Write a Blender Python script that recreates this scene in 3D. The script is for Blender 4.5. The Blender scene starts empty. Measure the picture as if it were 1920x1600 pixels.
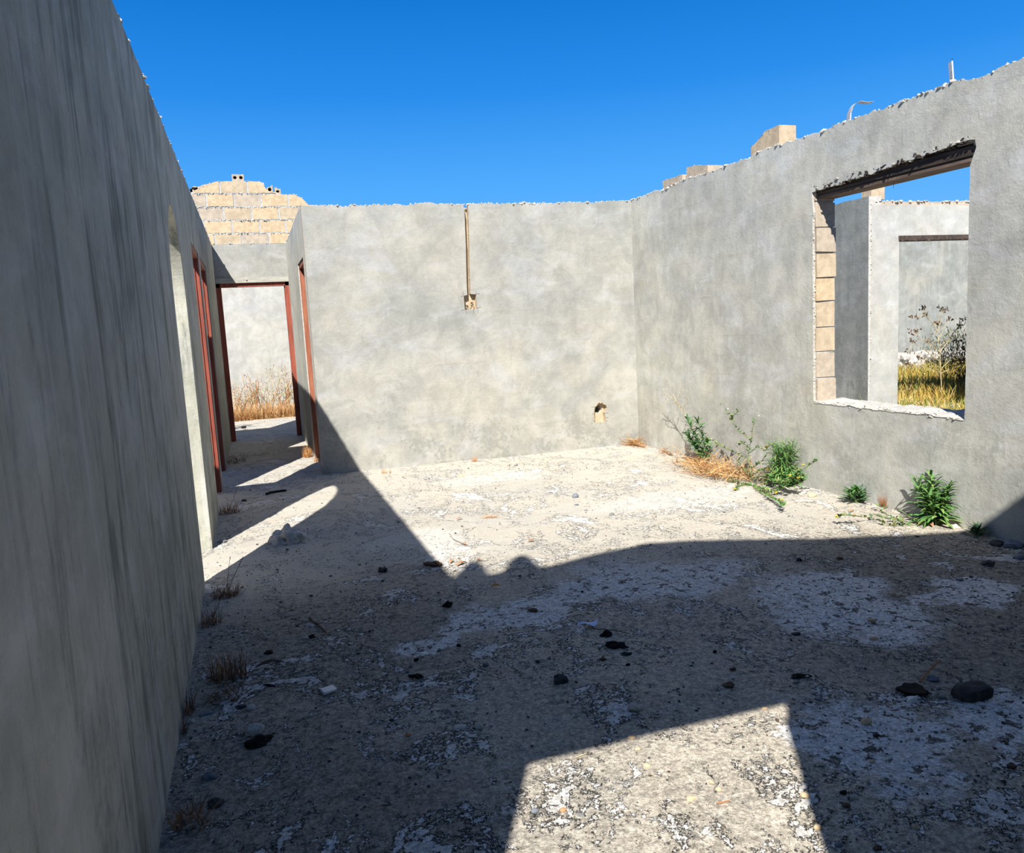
import bpy, bmesh, math, random
import numpy as np
from mathutils import Vector, Matrix, noise, geometry
random.seed(7)
C = bpy.context.scene.collection
SC = bpy.context.scene

# ------------------------------------------------------------------ camera
FP = 1470.6057
YAW, PITCH, ROLL = 0.3145, 0.1292, -0.0539
O = Vector((0, 0, 1.5))
Fv = Vector((math.sin(YAW)*math.cos(PITCH), math.cos(YAW)*math.cos(PITCH), -math.sin(PITCH)))
R0 = Fv.cross(Vector((0, 0, 1))).normalized(); U0 = R0.cross(Fv)
Rv = R0*math.cos(ROLL) + U0*math.sin(ROLL); Uv = -R0*math.sin(ROLL) + U0*math.cos(ROLL)
cd = bpy.data.cameras.new('camera'); cam = bpy.data.objects.new('camera', cd); C.objects.link(cam)
cd.sensor_fit = 'HORIZONTAL'; cd.sensor_width = 36; cd.lens = 36*FP/1920
cd.clip_start = 0.05; cd.clip_end = 400
cam.matrix_world = Matrix(((Rv.x, Uv.x, -Fv.x, O.x), (Rv.y, Uv.y, -Fv.y, O.y), (Rv.z, Uv.z, -Fv.z, O.z), (0, 0, 0, 1)))
SC.camera = cam

# ------------------------------------------------------------------ world, sun, exposure
W = bpy.data.worlds.new('sky'); SC.world = W; W.use_nodes = True
nt = W.node_tree; nt.nodes.clear()
wo = nt.nodes.new('ShaderNodeOutputWorld'); bg = nt.nodes.new('ShaderNodeBackground')
tc = nt.nodes.new('ShaderNodeTexCoord'); sp = nt.nodes.new('ShaderNodeSeparateXYZ'); rp = nt.nodes.new('ShaderNodeValToRGB')
nt.links.new(tc.outputs['Generated'], sp.inputs[0]); nt.links.new(sp.outputs['Z'], rp.inputs[0])
nt.links.new(rp.outputs[0], bg.inputs[0]); nt.links.new(bg.outputs[0], wo.inputs[0])
els = rp.color_ramp.elements
def ce(pos, col):
    e = els.new(pos); e.color = (*col, 1)
els[0].position = 0.0; els[0].color = (.20, .52, 1.0, 1); els[1].position = 1.0; els[1].color = (.025, .095, .28, 1)
ce(.10, (.14, .48, 1.0)); ce(.165, (.085, .42, 1.0)); ce(.27, (.024, .27, .84)); ce(.39, (.0045, .175, .64))
ce(.50, (.010, .108, .39)); ce(.7, (.022, .10, .31))
bg.inputs[1].default_value = 1.0   # sky as seen

sd = bpy.data.lights.new('sun', 'SUN'); sd.energy = 8.9; sd.angle = math.radians(0.6); sd.color = (1, .965, .905)
sun = bpy.data.objects.new('sun', sd); C.objects.link(sun)
SUN = Vector((.497, .96, -1)).normalized()
sun.rotation_euler = SUN.to_track_quat('-Z', 'Y').to_euler(); sun.location = (-6, -8, 14)
SC.view_settings.view_transform = 'Standard'; SC.view_settings.look = 'None'
SC.view_settings.exposure = 0.0; SC.view_settings.gamma = 1.0; SC.view_settings.use_curve_mapping = False

# ------------------------------------------------------------------ helpers
def ray(px, py): return Fv + Rv*((px-960)/FP) - Uv*((py-800)/FP)
def fl(px, py, z=0.0):
    v = ray(px, py); t = (z-O.z)/v.z; return O + v*t
def at_y(px, py, Y):
    v = ray(px, py); return O + v*(Y/v.y)
def at_x(px, py, X):
    v = ray(px, py); return O + v*(X/v.x)
def bx(y): return 4.4326 - 0.01328*y          # room face of the right wall
def by(x): return 8.576 - 0.0499*(x-.6253)     # room face of the back wall
LX = -0.396; TH = 0.2; TL = 0.10

def rnd(a, b): return random.uniform(a, b)
def nz(x, y, z=0.0): return noise.noise(Vector((x, y, z)))

class MB:
    def __init__(s): s.v = []; s.f = []; s.m = []
    def add(s, vs, fs, mi=0):
        o = len(s.v); s.v += [tuple(v) for v in vs]
        for f in fs: s.f.append(tuple(i+o for i in f)); s.m.append(mi)
    def box(s, x0, x1, y0, y1, z0, z1, mi=0, j=0.0):
        vs = [Vector((x, y, z)) + Vector((rnd(-j, j), rnd(-j, j), rnd(-j, j))) for z in (z0, z1) for y in (y0, y1) for x in (x0, x1)]
        s.add(vs, [(0, 2, 3, 1), (4, 5, 7, 6), (0, 1, 5, 4), (2, 6, 7, 3), (0, 4, 6, 2), (1, 3, 7, 5)], mi)
    def tube(s, pts, r0, r1=None, n=5, mi=0):
        r1 = r0 if r1 is None else r1
        pts = [Vector(p) for p in pts]; vs = []; k = len(pts)
        for i, p in enumerate(pts):
            d = (pts[min(i+1, k-1)] - pts[max(i-1, 0)]).normalized()
            a = d.cross(Vector((0, 0, 1)) if abs(d.z) < .9 else Vector((1, 0, 0))).normalized(); b = d.cross(a)
            r = r0 + (r1-r0)*i/(k-1)
            for q in range(n):
                t = 2*math.pi*q/n; vs.append(p + a*math.cos(t)*r + b*math.sin(t)*r)
        fs = [(i*n+q, i*n+(q+1) % n, (i+1)*n+(q+1) % n, (i+1)*n+q) for i in range(k-1) for q in range(n)]
        fs += [tuple(range(n))[::-1], tuple((k-1)*n+q for q in range(n))]
        s.add(vs, fs, mi)
    def blade(s, p, az, lean, L, w, bend=0.6, seg=4, mi=0, twist=0.0, shape='blade', fold=0.0, roll=0.0):
        """ribbon leaf: starts at p, leans out by `lean` (0 up .. pi/2 flat) and bends further over its length"""
        p = Vector(p); h = Vector((math.cos(az), math.sin(az), 0)); side0 = Vector((-math.sin(az), math.cos(az), 0))
        vs = []; ang = lean; cur = p.copy()
        for i in range(seg+1):
            t = i/seg
            if shape == 'leaf': wi = w*max(.06, math.sin(math.pi*min(1, t*.92+.06)))**.8
            else: wi = w*(1-t)**.6 if i < seg else w*.05
            d = h*math.sin(ang) + Vector((0, 0, math.cos(ang)))
            nn = side0.cross(d)
            sd_ = side0*math.cos(roll+twist*t) + nn*math.sin(roll+twist*t)
            if fold:
                vs += [cur - sd_*wi/2, cur + nn*(-fold*wi), cur + sd_*wi/2]
            else: vs += [cur - sd_*wi/2, cur + sd_*wi/2]
            cur = cur + d*(L/seg); ang += bend/seg
        k = 3 if fold else 2
        fs = []
        for i in range(seg):
            for q in range(k-1): fs.append((i*k+q, i*k+q+1, (i+1)*k+q+1, (i+1)*k+q))
        s.add(vs, fs, mi)
        return cur
    def lump(s, c, r, sx=1, sy=1, sz=1, mi=0, sub=1, rough=.3, seed=None):
        vs, fs = ICO[sub]; se = rnd(0, 99) if seed is None else seed
        a = rnd(0, 6.28); ca, sa = math.cos(a), math.sin(a); out = []
        for v in vs:
            k = r*(1 + rough*noise.noise(v*1.3 + Vector((se, se*2, 0))))
            x, y, z = v.x*k*sx, v.y*k*sy, v.z*k*sz
            out.append((c[0]+x*ca-y*sa, c[1]+x*sa+y*ca, c[2]+z))
        s.add(out, fs, mi)
    def clampv(s):
        for i, (x, y, z) in enumerate(s.v):
            if y < 9 and -.6 < x < 5.2 and z < 1.4:
                if y < by(x)+.5 and x > .7: y = min(y, by(x)-.012)
                x = max(min(x, bx(y)-.012), LX+.010) if not (5.0 < y < 6.0) else min(x, bx(y)-.012)
                s.v[i] = (x, y, z)
    def build(s, name, mats, parent=None, loc=None, smooth=False, fixn=False):
        if name.startswith(('dry_grass_tuft', 'straw_heap', 'foliage', 'stem', 'seed_head', 'stalk')): s.clampv()
        me = bpy.data.meshes.new(name)
        if loc is not None:
            l = Vector(loc); s.v = [tuple(Vector(v)-l) for v in s.v]
        me.from_pydata(s.v, [], s.f); me.update()
        for m in (mats if isinstance(mats, (list, tuple)) else [mats]): me.materials.append(m)
        me.polygons.foreach_set('material_index', s.m)
        if smooth: me.polygons.foreach_set('use_smooth', [True]*len(s.f))
        if fixn:
            b = bmesh.new(); b.from_mesh(me); bmesh.ops.recalc_face_normals(b, faces=b.faces); b.to_mesh(me); b.free()
        o = bpy.data.objects.new(name, me); C.objects.link(o)
        if parent is not None: o.parent = parent
        if loc is not None: o.location = loc
        return o
def _ico(sub):
    b = bmesh.new(); bmesh.ops.create_icosphere(b, subdivisions=sub, radius=1)
    vs = [v.co.copy() for v in b.verts]; fs = [tuple(v.index for v in f.verts) for f in b.faces]; b.free(); return vs, fs
ICO = {1: _ico(1), 2: _ico(2), 3: _ico(3), 4: _ico(4)}
def empty(name, loc):
    o = bpy.data.objects.new(name, None); C.objects.link(o); o.location = loc; o.empty_display_size = .1; return o
def tag(o, label, cat, group=None, kind=None):
    o['label'] = label; o['category'] = cat
    if group: o['group'] = group
    if kind: o['kind'] = kind
    return o
def struct(o, label=None):
    o['kind'] = 'structure'
    if label: o['label'] = label
    return o

# ------------------------------------------------------------------ materials
def NT(name):
    m = bpy.data.materials.new(name); m.use_nodes = True; t = m.node_tree
    p = t.nodes['Principled BSDF']; p.inputs['Roughness'].default_value = .92; p.inputs['Specular IOR Level'].default_value = .12
    return m, t, p
class G:
    """small node builder"""
    def __init__(s, t):
        s.t = t; s.co = t.nodes.new('ShaderNodeTexCoord').outputs['Object']
    def map(s, scale=(1, 1, 1), loc=(0, 0, 0), rot=(0, 0, 0), src=None):
        n = s.t.nodes.new('ShaderNodeMapping'); n.inputs['Scale'].default_value = scale; n.inputs['Location'].default_value = loc
        n.inputs['Rotation'].default_value = rot
        s.t.links.new(src or s.co, n.inputs[0]); return n.outputs[0]
    def noise(s, scale, detail=5, rough=.55, v=None, dist=0.0):
        n = s.t.nodes.new('ShaderNodeTexNoise'); n.inputs['Scale'].default_value = scale; n.inputs['Detail'].default_value = detail
        n.inputs['Roughness'].default_value = rough; n.inputs['Distortion'].default_value = dist
        s.t.links.new(v or s.co, n.inputs['Vector']); return n.outputs[0]
    def vor(s, scale, v=None, feat='F1', out='Distance'):
        n = s.t.nodes.new('ShaderNodeTexVoronoi'); n.inputs['Scale'].default_value = scale; n.feature = feat
        s.t.links.new(v or s.co, n.inputs['Vector']); return n.outputs[out]
    def ramp(s, x, a, b, lo=0.0, hi=1.0):
        n = s.t.nodes.new('ShaderNodeMapRange'); n.inputs[1].default_value = a; n.inputs[2].default_value = b
        n.inputs[3].default_value = lo; n.inputs[4].default_value = hi; n.interpolation_type = 'SMOOTHSTEP'
        s.t.links.new(x, n.inputs[0]); return n.outputs[0]
    def math(s, op, a, b=None):
        n = s.t.nodes.new('ShaderNodeMath'); n.operation = op
        for i, x in enumerate((a, b)):
            if x is None: continue
            if isinstance(x, (int, float)): n.inputs[i].default_value = x
            else: s.t.links.new(x, n.inputs[i])
        return n.outputs[0]
    def mix(s, f, a, b, mode='MIX'):
        n = s.t.nodes.new('ShaderNodeMix'); n.data_type = 'RGBA'; n.blend_type = mode
        for i, x in ((0, f), (6, a), (7, b)):
            if isinstance(x, (int, float)): n.inputs[i].default_value = x
            elif isinstance(x, tuple): n.inputs[i].default_value = (*x, 1)
            else: s.t.links.new(x, n.inputs[i])
        return n.outputs[2]
    def bump(s, h, strength, dist, prev=None):
        n = s.t.nodes.new('ShaderNodeBump'); n.inputs['Strength'].default_value = strength; n.inputs['Distance'].default_value = dist
        s.t.links.new(h, n.inputs['Height'])
        if prev: s.t.links.new(prev, n.inputs['Normal'])
        return n.outputs[0]
    def xyz(s):
        n = s.t.nodes.new('ShaderNodeSeparateXYZ'); s.t.links.new(s.co, n.inputs[0]); return n.outputs
    def comb(s, x, y, z=0.0):
        n = s.t.nodes.new('ShaderNodeCombineXYZ')
        for i, q in enumerate((x, y, z)):
            if isinstance(q, (int, float)): n.inputs[i].default_value = q
            else: s.t.links.new(q, n.inputs[i])
        return n.outputs[0]

def plaster(name, base=(.41, .395, .35), grey=(.33, .335, .325), light=(.47, .475, .485), dark=(.19, .195, .185),
            streak=.35, darkamt=.5, low=1.0, axis='x', seed=0.0, ghost=.35, warm=.35):
    m, t, p = NT(name); g = G(t); X = g.xyz()
    o = g.map(loc=(seed, seed*1.7, seed*.6))
    n1 = g.noise(1.1, 6, .6, o, .3); n2 = g.noise(2.6, 5, .6, g.map(loc=(seed+5, 3, 8)))
    col = g.mix(g.ramp(n1, .38, .62), base, grey)
    # trowelled paler patches, roughly block-shaped
    pv = g.map(scale=(1, 1, 2.0), loc=(seed, 7, 0))
    col = g.mix(g.math('MULTIPLY', g.ramp(g.noise(1.9, 4, .6, pv, .9), .48, .70), .6), col, light)
    col = g.mix(g.math('MULTIPLY', g.ramp(g.noise(.9, 4, .6, g.map(loc=(seed+11, 1, 4))), .5, .68), warm), col, (.43, .385, .30))
    mot = g.noise(4.5, 7, .7, g.map(loc=(seed+2, 6, seed)), .4)
    col = g.mix(.5, col, g.mix(g.ramp(mot, .32, .68), (.70, .70, .69), (1.22, 1.21, 1.19)), 'MULTIPLY')
    # joints of the block work ghosting through
    u = X['X'] if axis == 'x' else X['Y']
    br = t.nodes.new('ShaderNodeTexBrick'); br.inputs['Scale'].default_value = 1; br.inputs['Brick Width'].default_value = .375
    br.inputs['Row Height'].default_value = .187; br.inputs['Mortar Size'].default_value = .012; br.inputs['Mortar Smooth'].default_value = 1
    br.inputs['Color1'].default_value = (1, 1, 1, 1); br.inputs['Color2'].default_value = (.86, .86, .86, 1); br.inputs['Mortar'].default_value = (.8, .8, .8, 1)
    wob = g.math('MULTIPLY', g.noise(5, 3), .05)
    t.links.new(g.comb(g.math('ADD', u, wob), g.math('ADD', X['Z'], wob)), br.inputs['Vector'])
    gm = g.math('MULTIPLY', g.ramp(g.noise(1.3, 2, .5, g.map(loc=(2, seed, 9))), .42, .62), ghost)
    col = g.mix(gm, col, br.outputs[0], 'MULTIPLY')
    # vertical streaks
    sv = g.map(scale=(8, 8, .9), loc=(seed, 2, 1)); st = g.math('ADD', g.math('MULTIPLY', g.noise(1, 7, .7, sv, .6), .72), g.math('MULTIPLY', g.noise(3.2, 5, .65), .28))
    col = g.mix(g.math('MULTIPLY', g.ramp(st, .48, .64), streak), col, dark)
    col = g.mix(g.math('MULTIPLY', g.ramp(g.noise(1, 6, .6, g.map(scale=(11, 11, .7), loc=(9, seed, 1))), .54, .7), streak*.8), col, light)
    # mildew, denser towards the foot of the wall
    lowm = g.ramp(X['Z'], 1.3, 0.0, .25, 1.0)
    mil = g.math('MULTIPLY', g.ramp(g.math('ADD', g.math('MULTIPLY', n2, .6), g.math('MULTIPLY', g.noise(26, 5, .7), .4)), .50, .60), g.math('MULTIPLY', lowm, darkamt*low))
    col = g.mix(mil, col, dark)
    # specks
    spk = g.ramp(g.vor(55, g.map(loc=(seed, 0, 0))), .16, .08)
    spk = g.math('MULTIPLY', spk, g.ramp(g.noise(3.5, 3), .52, .66))
    col = g.mix(g.math('MULTIPLY', spk, .6), col, dark)
    fine = g.noise(140, 4, .7)
    col = g.mix(.22, col, g.mix(fine, (.45, .45, .45), (1.5, 1.5, 1.5)), 'MULTIPLY')
    t.links.new(col, p.inputs['Base Color'])
    b = g.bump(g.noise(90, 4, .75), .4, .004)
    b = g.bump(g.noise(7, 5, .6), .25, .014, b)
    b = g.bump(g.noise(38, 6, .8), .45, .008, b)
    b = g.bump(g.ramp(g.noise(28, 3, .6), .50, .8), .16, .004, b)
    t.links.new(b, p.inputs['Normal'])
    return m

def simple(name, c1, c2=None, scale=20, rough=.9, bump=.3, bd=.004, spec=.12, detail=5, stretch=(1, 1, 1)):
    m, t, p = NT(name); g = G(t); p.inputs['Roughness'].default_value = rough; p.inputs['Specular IOR Level'].default_value = spec
    c2 = c2 or tuple(x*.7 for x in c1)
    v = g.map(scale=stretch)
    t.links.new(g.mix(g.ramp(g.noise(scale, detail, .6, v), .35, .65), c1, c2), p.inputs['Base Color'])
    if bump: t.links.new(g.bump(g.noise(scale*2.5, 4, .7, v), bump, bd), p.inputs['Normal'])
    return m

PALE = [(2.05, 3.95, .62, .36), (2.75, 3.15, .34, .52), (1.15, 3.75, .35, .18), (2.2, 7.35, .6, .22), (.75, 3.6, .2, .12), (3.4, 3.0, .3, .15), (1.9, 2.1, .22, .3), (2.4, 1.95, .28, .18), (1.0, 5.3, .35, .4), (3.3, 5.6, .8, .3)]
GRIT_SHADE = [(.3, 3.9, .7, .8), (3.6, 3.1, .7, .9), (1.65, 3.85, .16, .07), (-.1, 2.4, .55, .9), (2.6, 4.0, .16, .07), (.75, 4.6, .35, .6), (3.2, 2.2, .95, .8)]
def floor_mat(name, bright=1.0):
    m, t, p = NT(name); g = G(t); X = g.xyz()
    s = g.map(scale=(1, .8, 1), rot=(0, 0, .4))
    wx_ = g.math('SUBTRACT', g.noise(1.7, 6, .7, g.map(loc=(1, 0, 0))), .5); wy_ = g.math('SUBTRACT', g.noise(1.7, 6, .7, g.map(loc=(0, 9, 0))), .5)
    def blobs(L, soft, amt):
        acc = None
        for (cx, cy, rx, ry) in L:
            u = g.math('MULTIPLY', g.math('ADD', g.math('SUBTRACT', X['X'], cx), g.math('MULTIPLY', wx_, amt)), 1/rx)
            v = g.math('MULTIPLY', g.math('ADD', g.math('SUBTRACT', X['Y'], cy), g.math('MULTIPLY', wy_, amt)), 1/ry)
            d = g.math('SQRT', g.math('ADD', g.math('MULTIPLY', u, u), g.math('MULTIPLY', v, v)))
            k = g.ramp(d, 1+soft, 1-soft); acc = k if acc is None else g.math('MAXIMUM', acc, k)
        return acc
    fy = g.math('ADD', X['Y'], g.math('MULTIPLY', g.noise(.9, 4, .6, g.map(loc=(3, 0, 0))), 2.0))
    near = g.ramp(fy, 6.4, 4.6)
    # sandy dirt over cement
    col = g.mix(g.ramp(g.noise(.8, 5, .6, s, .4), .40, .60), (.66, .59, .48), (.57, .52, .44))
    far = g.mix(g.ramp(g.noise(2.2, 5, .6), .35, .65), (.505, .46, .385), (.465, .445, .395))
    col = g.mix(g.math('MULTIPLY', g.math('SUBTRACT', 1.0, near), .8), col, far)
    # gravelly scraped zones: dark crevices between light grains, plus painted floor shade
    n22 = g.noise(24, 7, .72); crev = g.ramp(n22, .36, .54)
    grav = g.mix(crev, (.25, .225, .19), g.mix(g.noise(9, 4), (.55, .485, .395), (.74, .67, .56)))
    dz = blobs(GRIT_SHADE, .35, 1.1)
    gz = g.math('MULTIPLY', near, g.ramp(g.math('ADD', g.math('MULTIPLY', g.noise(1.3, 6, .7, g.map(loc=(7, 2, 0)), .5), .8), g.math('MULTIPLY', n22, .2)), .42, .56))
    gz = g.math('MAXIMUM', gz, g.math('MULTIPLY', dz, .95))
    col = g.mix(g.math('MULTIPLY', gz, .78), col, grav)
    col = g.mix(g.math('MULTIPLY', dz, .55), col, g.mix(1.0, col, (.48, .47, .46), 'MULTIPLY'))  # grit zones darkened again: foreground floor shade painted into the colour
    # pale cement skin, big smooth remains and torn flakes
    w1 = g.mix(g.noise(5, 5, .65), (.72, .71, .69), (.60, .595, .575))
    bl = blobs(PALE, .18, 1.0)
    bl = g.math('MULTIPLY', bl, g.ramp(g.math('ADD', g.math('MULTIPLY', g.noise(12, 6, .75), .8), g.math('MULTIPLY', n22, .2)), .36, .46))
    pt = g.math('ADD', g.math('MULTIPLY', g.noise(2.4, 7, .7, s, .8), .7), g.math('MULTIPLY', g.noise(26, 6, .75), .3))
    patch = g.ramp(pt, .535, .56)
    flk = g.math('ADD', g.math('MULTIPLY', g.noise(7, 6, .7, g.map(loc=(4, 9, 0), rot=(0, 0, .5), scale=(1, .6, 1)), .8), .6), g.math('MULTIPLY', g.noise(50, 5, .75), .4))
    fl2 = g.math('MULTIPLY', g.ramp(flk, .555, .58), g.ramp(g.noise(1.1, 3, .5, g.map(loc=(2, 5, 0))), .42, .55))
    mask = g.math('MAXIMUM', g.math('MULTIPLY', bl, g.math('ADD', g.math('MULTIPLY', near, .55), .45)), g.math('MAXIMUM', g.math('MULTIPLY', patch, .8), fl2))
    col = g.mix(g.math('MULTIPLY', mask, g.math('ADD', g.math('MULTIPLY', near, .35), .53)), col, w1)
    # damp dark spots and fine grit
    sp = g.ramp(g.noise(13, 5, .7, g.map(loc=(11, 3, 0))), .63, .70)
    col = g.mix(g.math('MULTIPLY', sp, g.math('ADD', g.math('MULTIPLY', near, .6), .06)), col, (.11, .10, .085))
    grit = g.noise(75, 5, .75)
    gm = g.math('ADD', g.math('MULTIPLY', near, .35), .30)
    col = g.mix(gm, col, g.mix(g.ramp(grit, .34, .62), (.48, .47, .46), (1.38, 1.38, 1.36)), 'MULTIPLY')
    gr2 = g.noise(32, 6, .8, g.map(loc=(5, 5, 5)))
    col = g.mix(g.math('MULTIPLY', near, .45), col, g.mix(g.ramp(gr2, .42, .56), (.42, .41, .40), (1.2, 1.2, 1.2)), 'MULTIPLY')
    if bright != 1.0: col = g.mix(1.0, col, (bright, bright, bright), 'MULTIPLY')
    t.links.new(col, p.inputs['Base Color'])
    rough = g.math('MULTIPLY', g.math('SUBTRACT', 1.0, g.math('MULTIPLY', mask, .75)), g.math('ADD', g.math('MULTIPLY', near, .55), .45))
    bb = g.bump(g.math('MULTIPLY', g.noise(70, 5, .75), rough), .9, .012)
    bb = g.bump(g.math('MULTIPLY', g.noise(20, 6, .75), rough), .8, .022, bb)
    bb = g.bump(g.math('MULTIPLY', mask, g.math('ADD', g.math('MULTIPLY', near, .8), .2)), .35, .006, bb)
    t.links.new(bb, p.inputs['Normal'])
    return m

M = {}
M['pl_left'] = plaster('plaster_left', base=(.45, .44, .365), grey=(.375, .375, .315), light=(.50, .495, .46), dark=(.14, .148, .12), streak=.8, darkamt=.45, axis='y', seed=3, ghost=.1, warm=.25)
M['pl_back'] = plaster('plaster_back', base=(.375, .365, .325), grey=(.30, .302, .28), light=(.395, .40, .405), dark=(.20, .205, .185), streak=.10, darkamt=.6, axis='x', seed=1, warm=.22)
M['pl_right'] = plaster('plaster_right', base=(.50, .49, .43), grey=(.41, .41, .375), light=(.53, .54, .54), dark=(.235, .24, .215), streak=.22, darkamt=.5, axis='y', seed=6, ghost=.5)
M['pl_pale'] = plaster('plaster_pale', base=(.44, .435, .395), grey=(.41, .405, .38), light=(.47, .47, .465), dark=(.27, .27, .25), streak=.15, darkamt=.2, axis='x', seed=8)
M['pl_dark'] = plaster('plaster_dark', base=(.30, .305, .28), grey=(.245, .255, .235), light=(.34, .345, .34), dark=(.15, .16, .145), streak=.4, darkamt=.7, axis='x', seed=12, ghost=.1, warm=.3)  # darker grey plaster, used on both dark walls beyond the window
M['rim'] = simple('mortar_crumbs', (.52, .495, .445), (.40, .38, .345), 30, bump=.6)
M['block'] = simple('sand_block', (.50, .405, .285), (.40, .315, .215), 14, bump=.6, bd=.006)
M['block2'] = simple('sand_block_ochre', (.56, .435, .285), (.45, .34, .215), 22, bump=.6, bd=.006)
M['block3'] = simple('sand_block_grey', (.47, .39, .30), (.37, .31, .24), 18, bump=.6, bd=.006)
M['mortar'] = simple('mortar_grey', (.46, .46, .44), (.36, .36, .35), 16, bump=.6)
M['hole'] = simple('hole_dark', (.03, .025, .02), (.015, .012, .01), 20, bump=0)
M['cut'] = simple('cut_line', (.11, .10, .09), (.16, .14, .12), 40, bump=0)
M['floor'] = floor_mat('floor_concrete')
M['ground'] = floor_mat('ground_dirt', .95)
M['red'] = simple('red_paint_wood', (.30, .075, .045), (.20, .05, .032), 6, rough=.6, bump=.3, spec=.3, stretch=(6, 6, .6))
M['redsun'] = simple('orange_brown_wood', (.36, .14, .075), (.26, .085, .05), 6, rough=.65, bump=.3, spec=.25, stretch=(6, 6, .6))
M['beam'] = simple('pale_beam', (.42, .41, .36), (.33, .32, .28), 10, bump=.3, stretch=(.5, 3, 3))
M['lintel'] = simple('dark_lintel', (.085, .062, .05), (.045, .035, .03), 8, rough=.7, bump=.5, stretch=(3, .5, 3))
M['lintelbot'] = simple('brown_lintel_board', (.16, .115, .09), (.10, .07, .055), 8, rough=.75, bump=.5, stretch=(3, .5, 3))
M['metal'] = simple('galvanised_strap', (.55, .56, .58), (.33, .30, .28), 9, rough=.45, bump=.1, spec=.5)
M['whitem'] = simple('white_strap', (.72, .72, .70), (.55, .53, .5), 9, rough=.6, bump=.1)
M['stone_g'] = simple('stone_grey', (.25, .25, .245), (.16, .16, .155), 25, bump=.6)
M['stone_b'] = simple('stone_bluegrey', (.22, .24, .27), (.13, .14, .16), 25, bump=.5)
M['stone_p'] = simple('stone_pale', (.56, .53, .46), (.42, .39, .33), 25, bump=.6)
M['stone_t'] = simple('stone_tan', (.66, .50, .31), (.52, .38, .23), 20, bump=.4)
M['stone_o'] = simple('stone_orange', (.58, .27, .13), (.42, .2, .1), 20, bump=.4)
M['stone_d'] = simple('stone_dark', (.085, .08, .075), (.045, .042, .04), 25, bump=.7)
M['char'] = simple('charred', (.012, .011, .010), (.022, .02, .018), 30, bump=.6)
M['brownst'] = simple('brown_stone', (.13, .09, .06), (.08, .055, .035), 25, bump=.6)
M['conc'] = simple('concrete_chunk', (.58, .55, .49), (.42, .40, .355), 14, bump=.8, bd=.01)
M['tile'] = simple('tile_white', (.80, .78, .72), (.74, .72, .66), 8, rough=.35, bump=0, spec=.4)
M['paper'] = simple('paper_blue', (.62, .74, .95), (.5, .62, .86), 12, bump=.2)
M['stick'] = simple('stick_bark', (.22, .15, .11), (.13, .085, .06), 20, bump=.5)
M['straw'] = simple('straw', (.62, .38, .16), (.50, .27, .10), 9, bump=0)
M['straw2'] = simple('straw_rust', (.48, .22, .085), (.34, .14, .055), 9, bump=0)
M['straw3'] = simple('straw_pale', (.70, .52, .27), (.58, .40, .19), 9, bump=0)
M['dimstraw'] = simple('straw_brown', (.24, .13, .07), (.15, .085, .05), 9, bump=0)
M['leafg'] = simple('leaf_green', (.10, .235, .055), (.06, .16, .04), 12, rough=.6, bump=0, spec=.3)
M['leafb'] = simple('leaf_bluegreen', (.10, .19, .085), (.055, .12, .055), 12, rough=.65, bump=0, spec=.25)
M['leafl'] = simple('leaf_lightgreen', (.20, .30, .08), (.12, .21, .055), 12, rough=.6, bump=0, spec=.3)
M['leafo'] = simple('leaf_olive', (.20, .21, .075), (.14, .14, .055), 12, rough=.7, bump=0)
M['stemg'] = simple('stem_green', (.24, .28, .12), (.17, .20, .09), 20, bump=0)
M['stemp'] = simple('stem_pale', (.50, .42, .24), (.38, .30, .17), 20, bump=0)
M['seed'] = simple('seedhead_brown', (.19, .12, .07), (.11, .07, .04), 20, bump=0)
M['yellow'] = simple('petal_yellow', (.85, .62, .04), (.75, .5, .03), 20, bump=0)
M['fluff'] = simple('seed_fluff', (.62, .58, .48), (.5, .45, .36), 20, bump=0)
M['grassy'] = simple('grass_yellow', (.50, .36, .085), (.38, .24, .05), 4, bump=0)
M['grassg'] = simple('grass_green', (.24, .28, .06), (.16, .20, .045), 4, bump=0)
M['deadleaf'] = simple('dead_leaf', (.42, .22, .11), (.30, .15, .08), 14, bump=.2)
M['orangeleaf'] = simple('orange_leaf', (.62, .25, .06), (.5, .18, .04), 14, bump=.2)

# ------------------------------------------------------------------ floor
def fz(x, y):
    """height of the uneven slab"""
    h = .010*nz(x*1.1, y*1.1, 3) + .006*nz(x*3.7, y*3.7, 9) + .0035*nz(x*11, y*11, 1)
    return h
def floor_grid(name, x0, x1, y0, y1, step, mat):
    nx = int((x1-x0)/step)+1; ny = int((y1-y0)/step)+1
    vs = []
    for j in range(ny):
        y = y0+(y1-y0)*j/(ny-1)
        for i in range(nx):
            x = x0+(x1-x0)*i/(nx-1)
            k = noise.noise(Vector((x*30, y*30, 5)))
            vs.append((x, y, fz(x, y) + .0022*k + .0015*noise.noise(Vector((x*60, y*60, 2)))))
    fs = [(j*nx+i, j*nx+i+1, (j+1)*nx+i+1, (j+1)*nx+i) for j in range(ny-1) for i in range(nx-1)]
    b = MB(); b.v = vs; b.f = fs; b.m = [0]*len(fs)
    return b.build(name, mat, smooth=True)
struct(floor_grid('floor', -1.3, 4.62, .9, 12.6, .02, M['floor']), 'rough concrete floor slab with scraped dark, painted-shade and whitish patches')
g = MB(); g.add([(-30, -20, -.03), (60, -20, -.03), (60, 60, -.03), (-30, 60, -.03)], [(0, 1, 2, 3)])
struct(g.build('ground', M['ground']), 'pale dusty ground around the ruined rooms')

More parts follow.
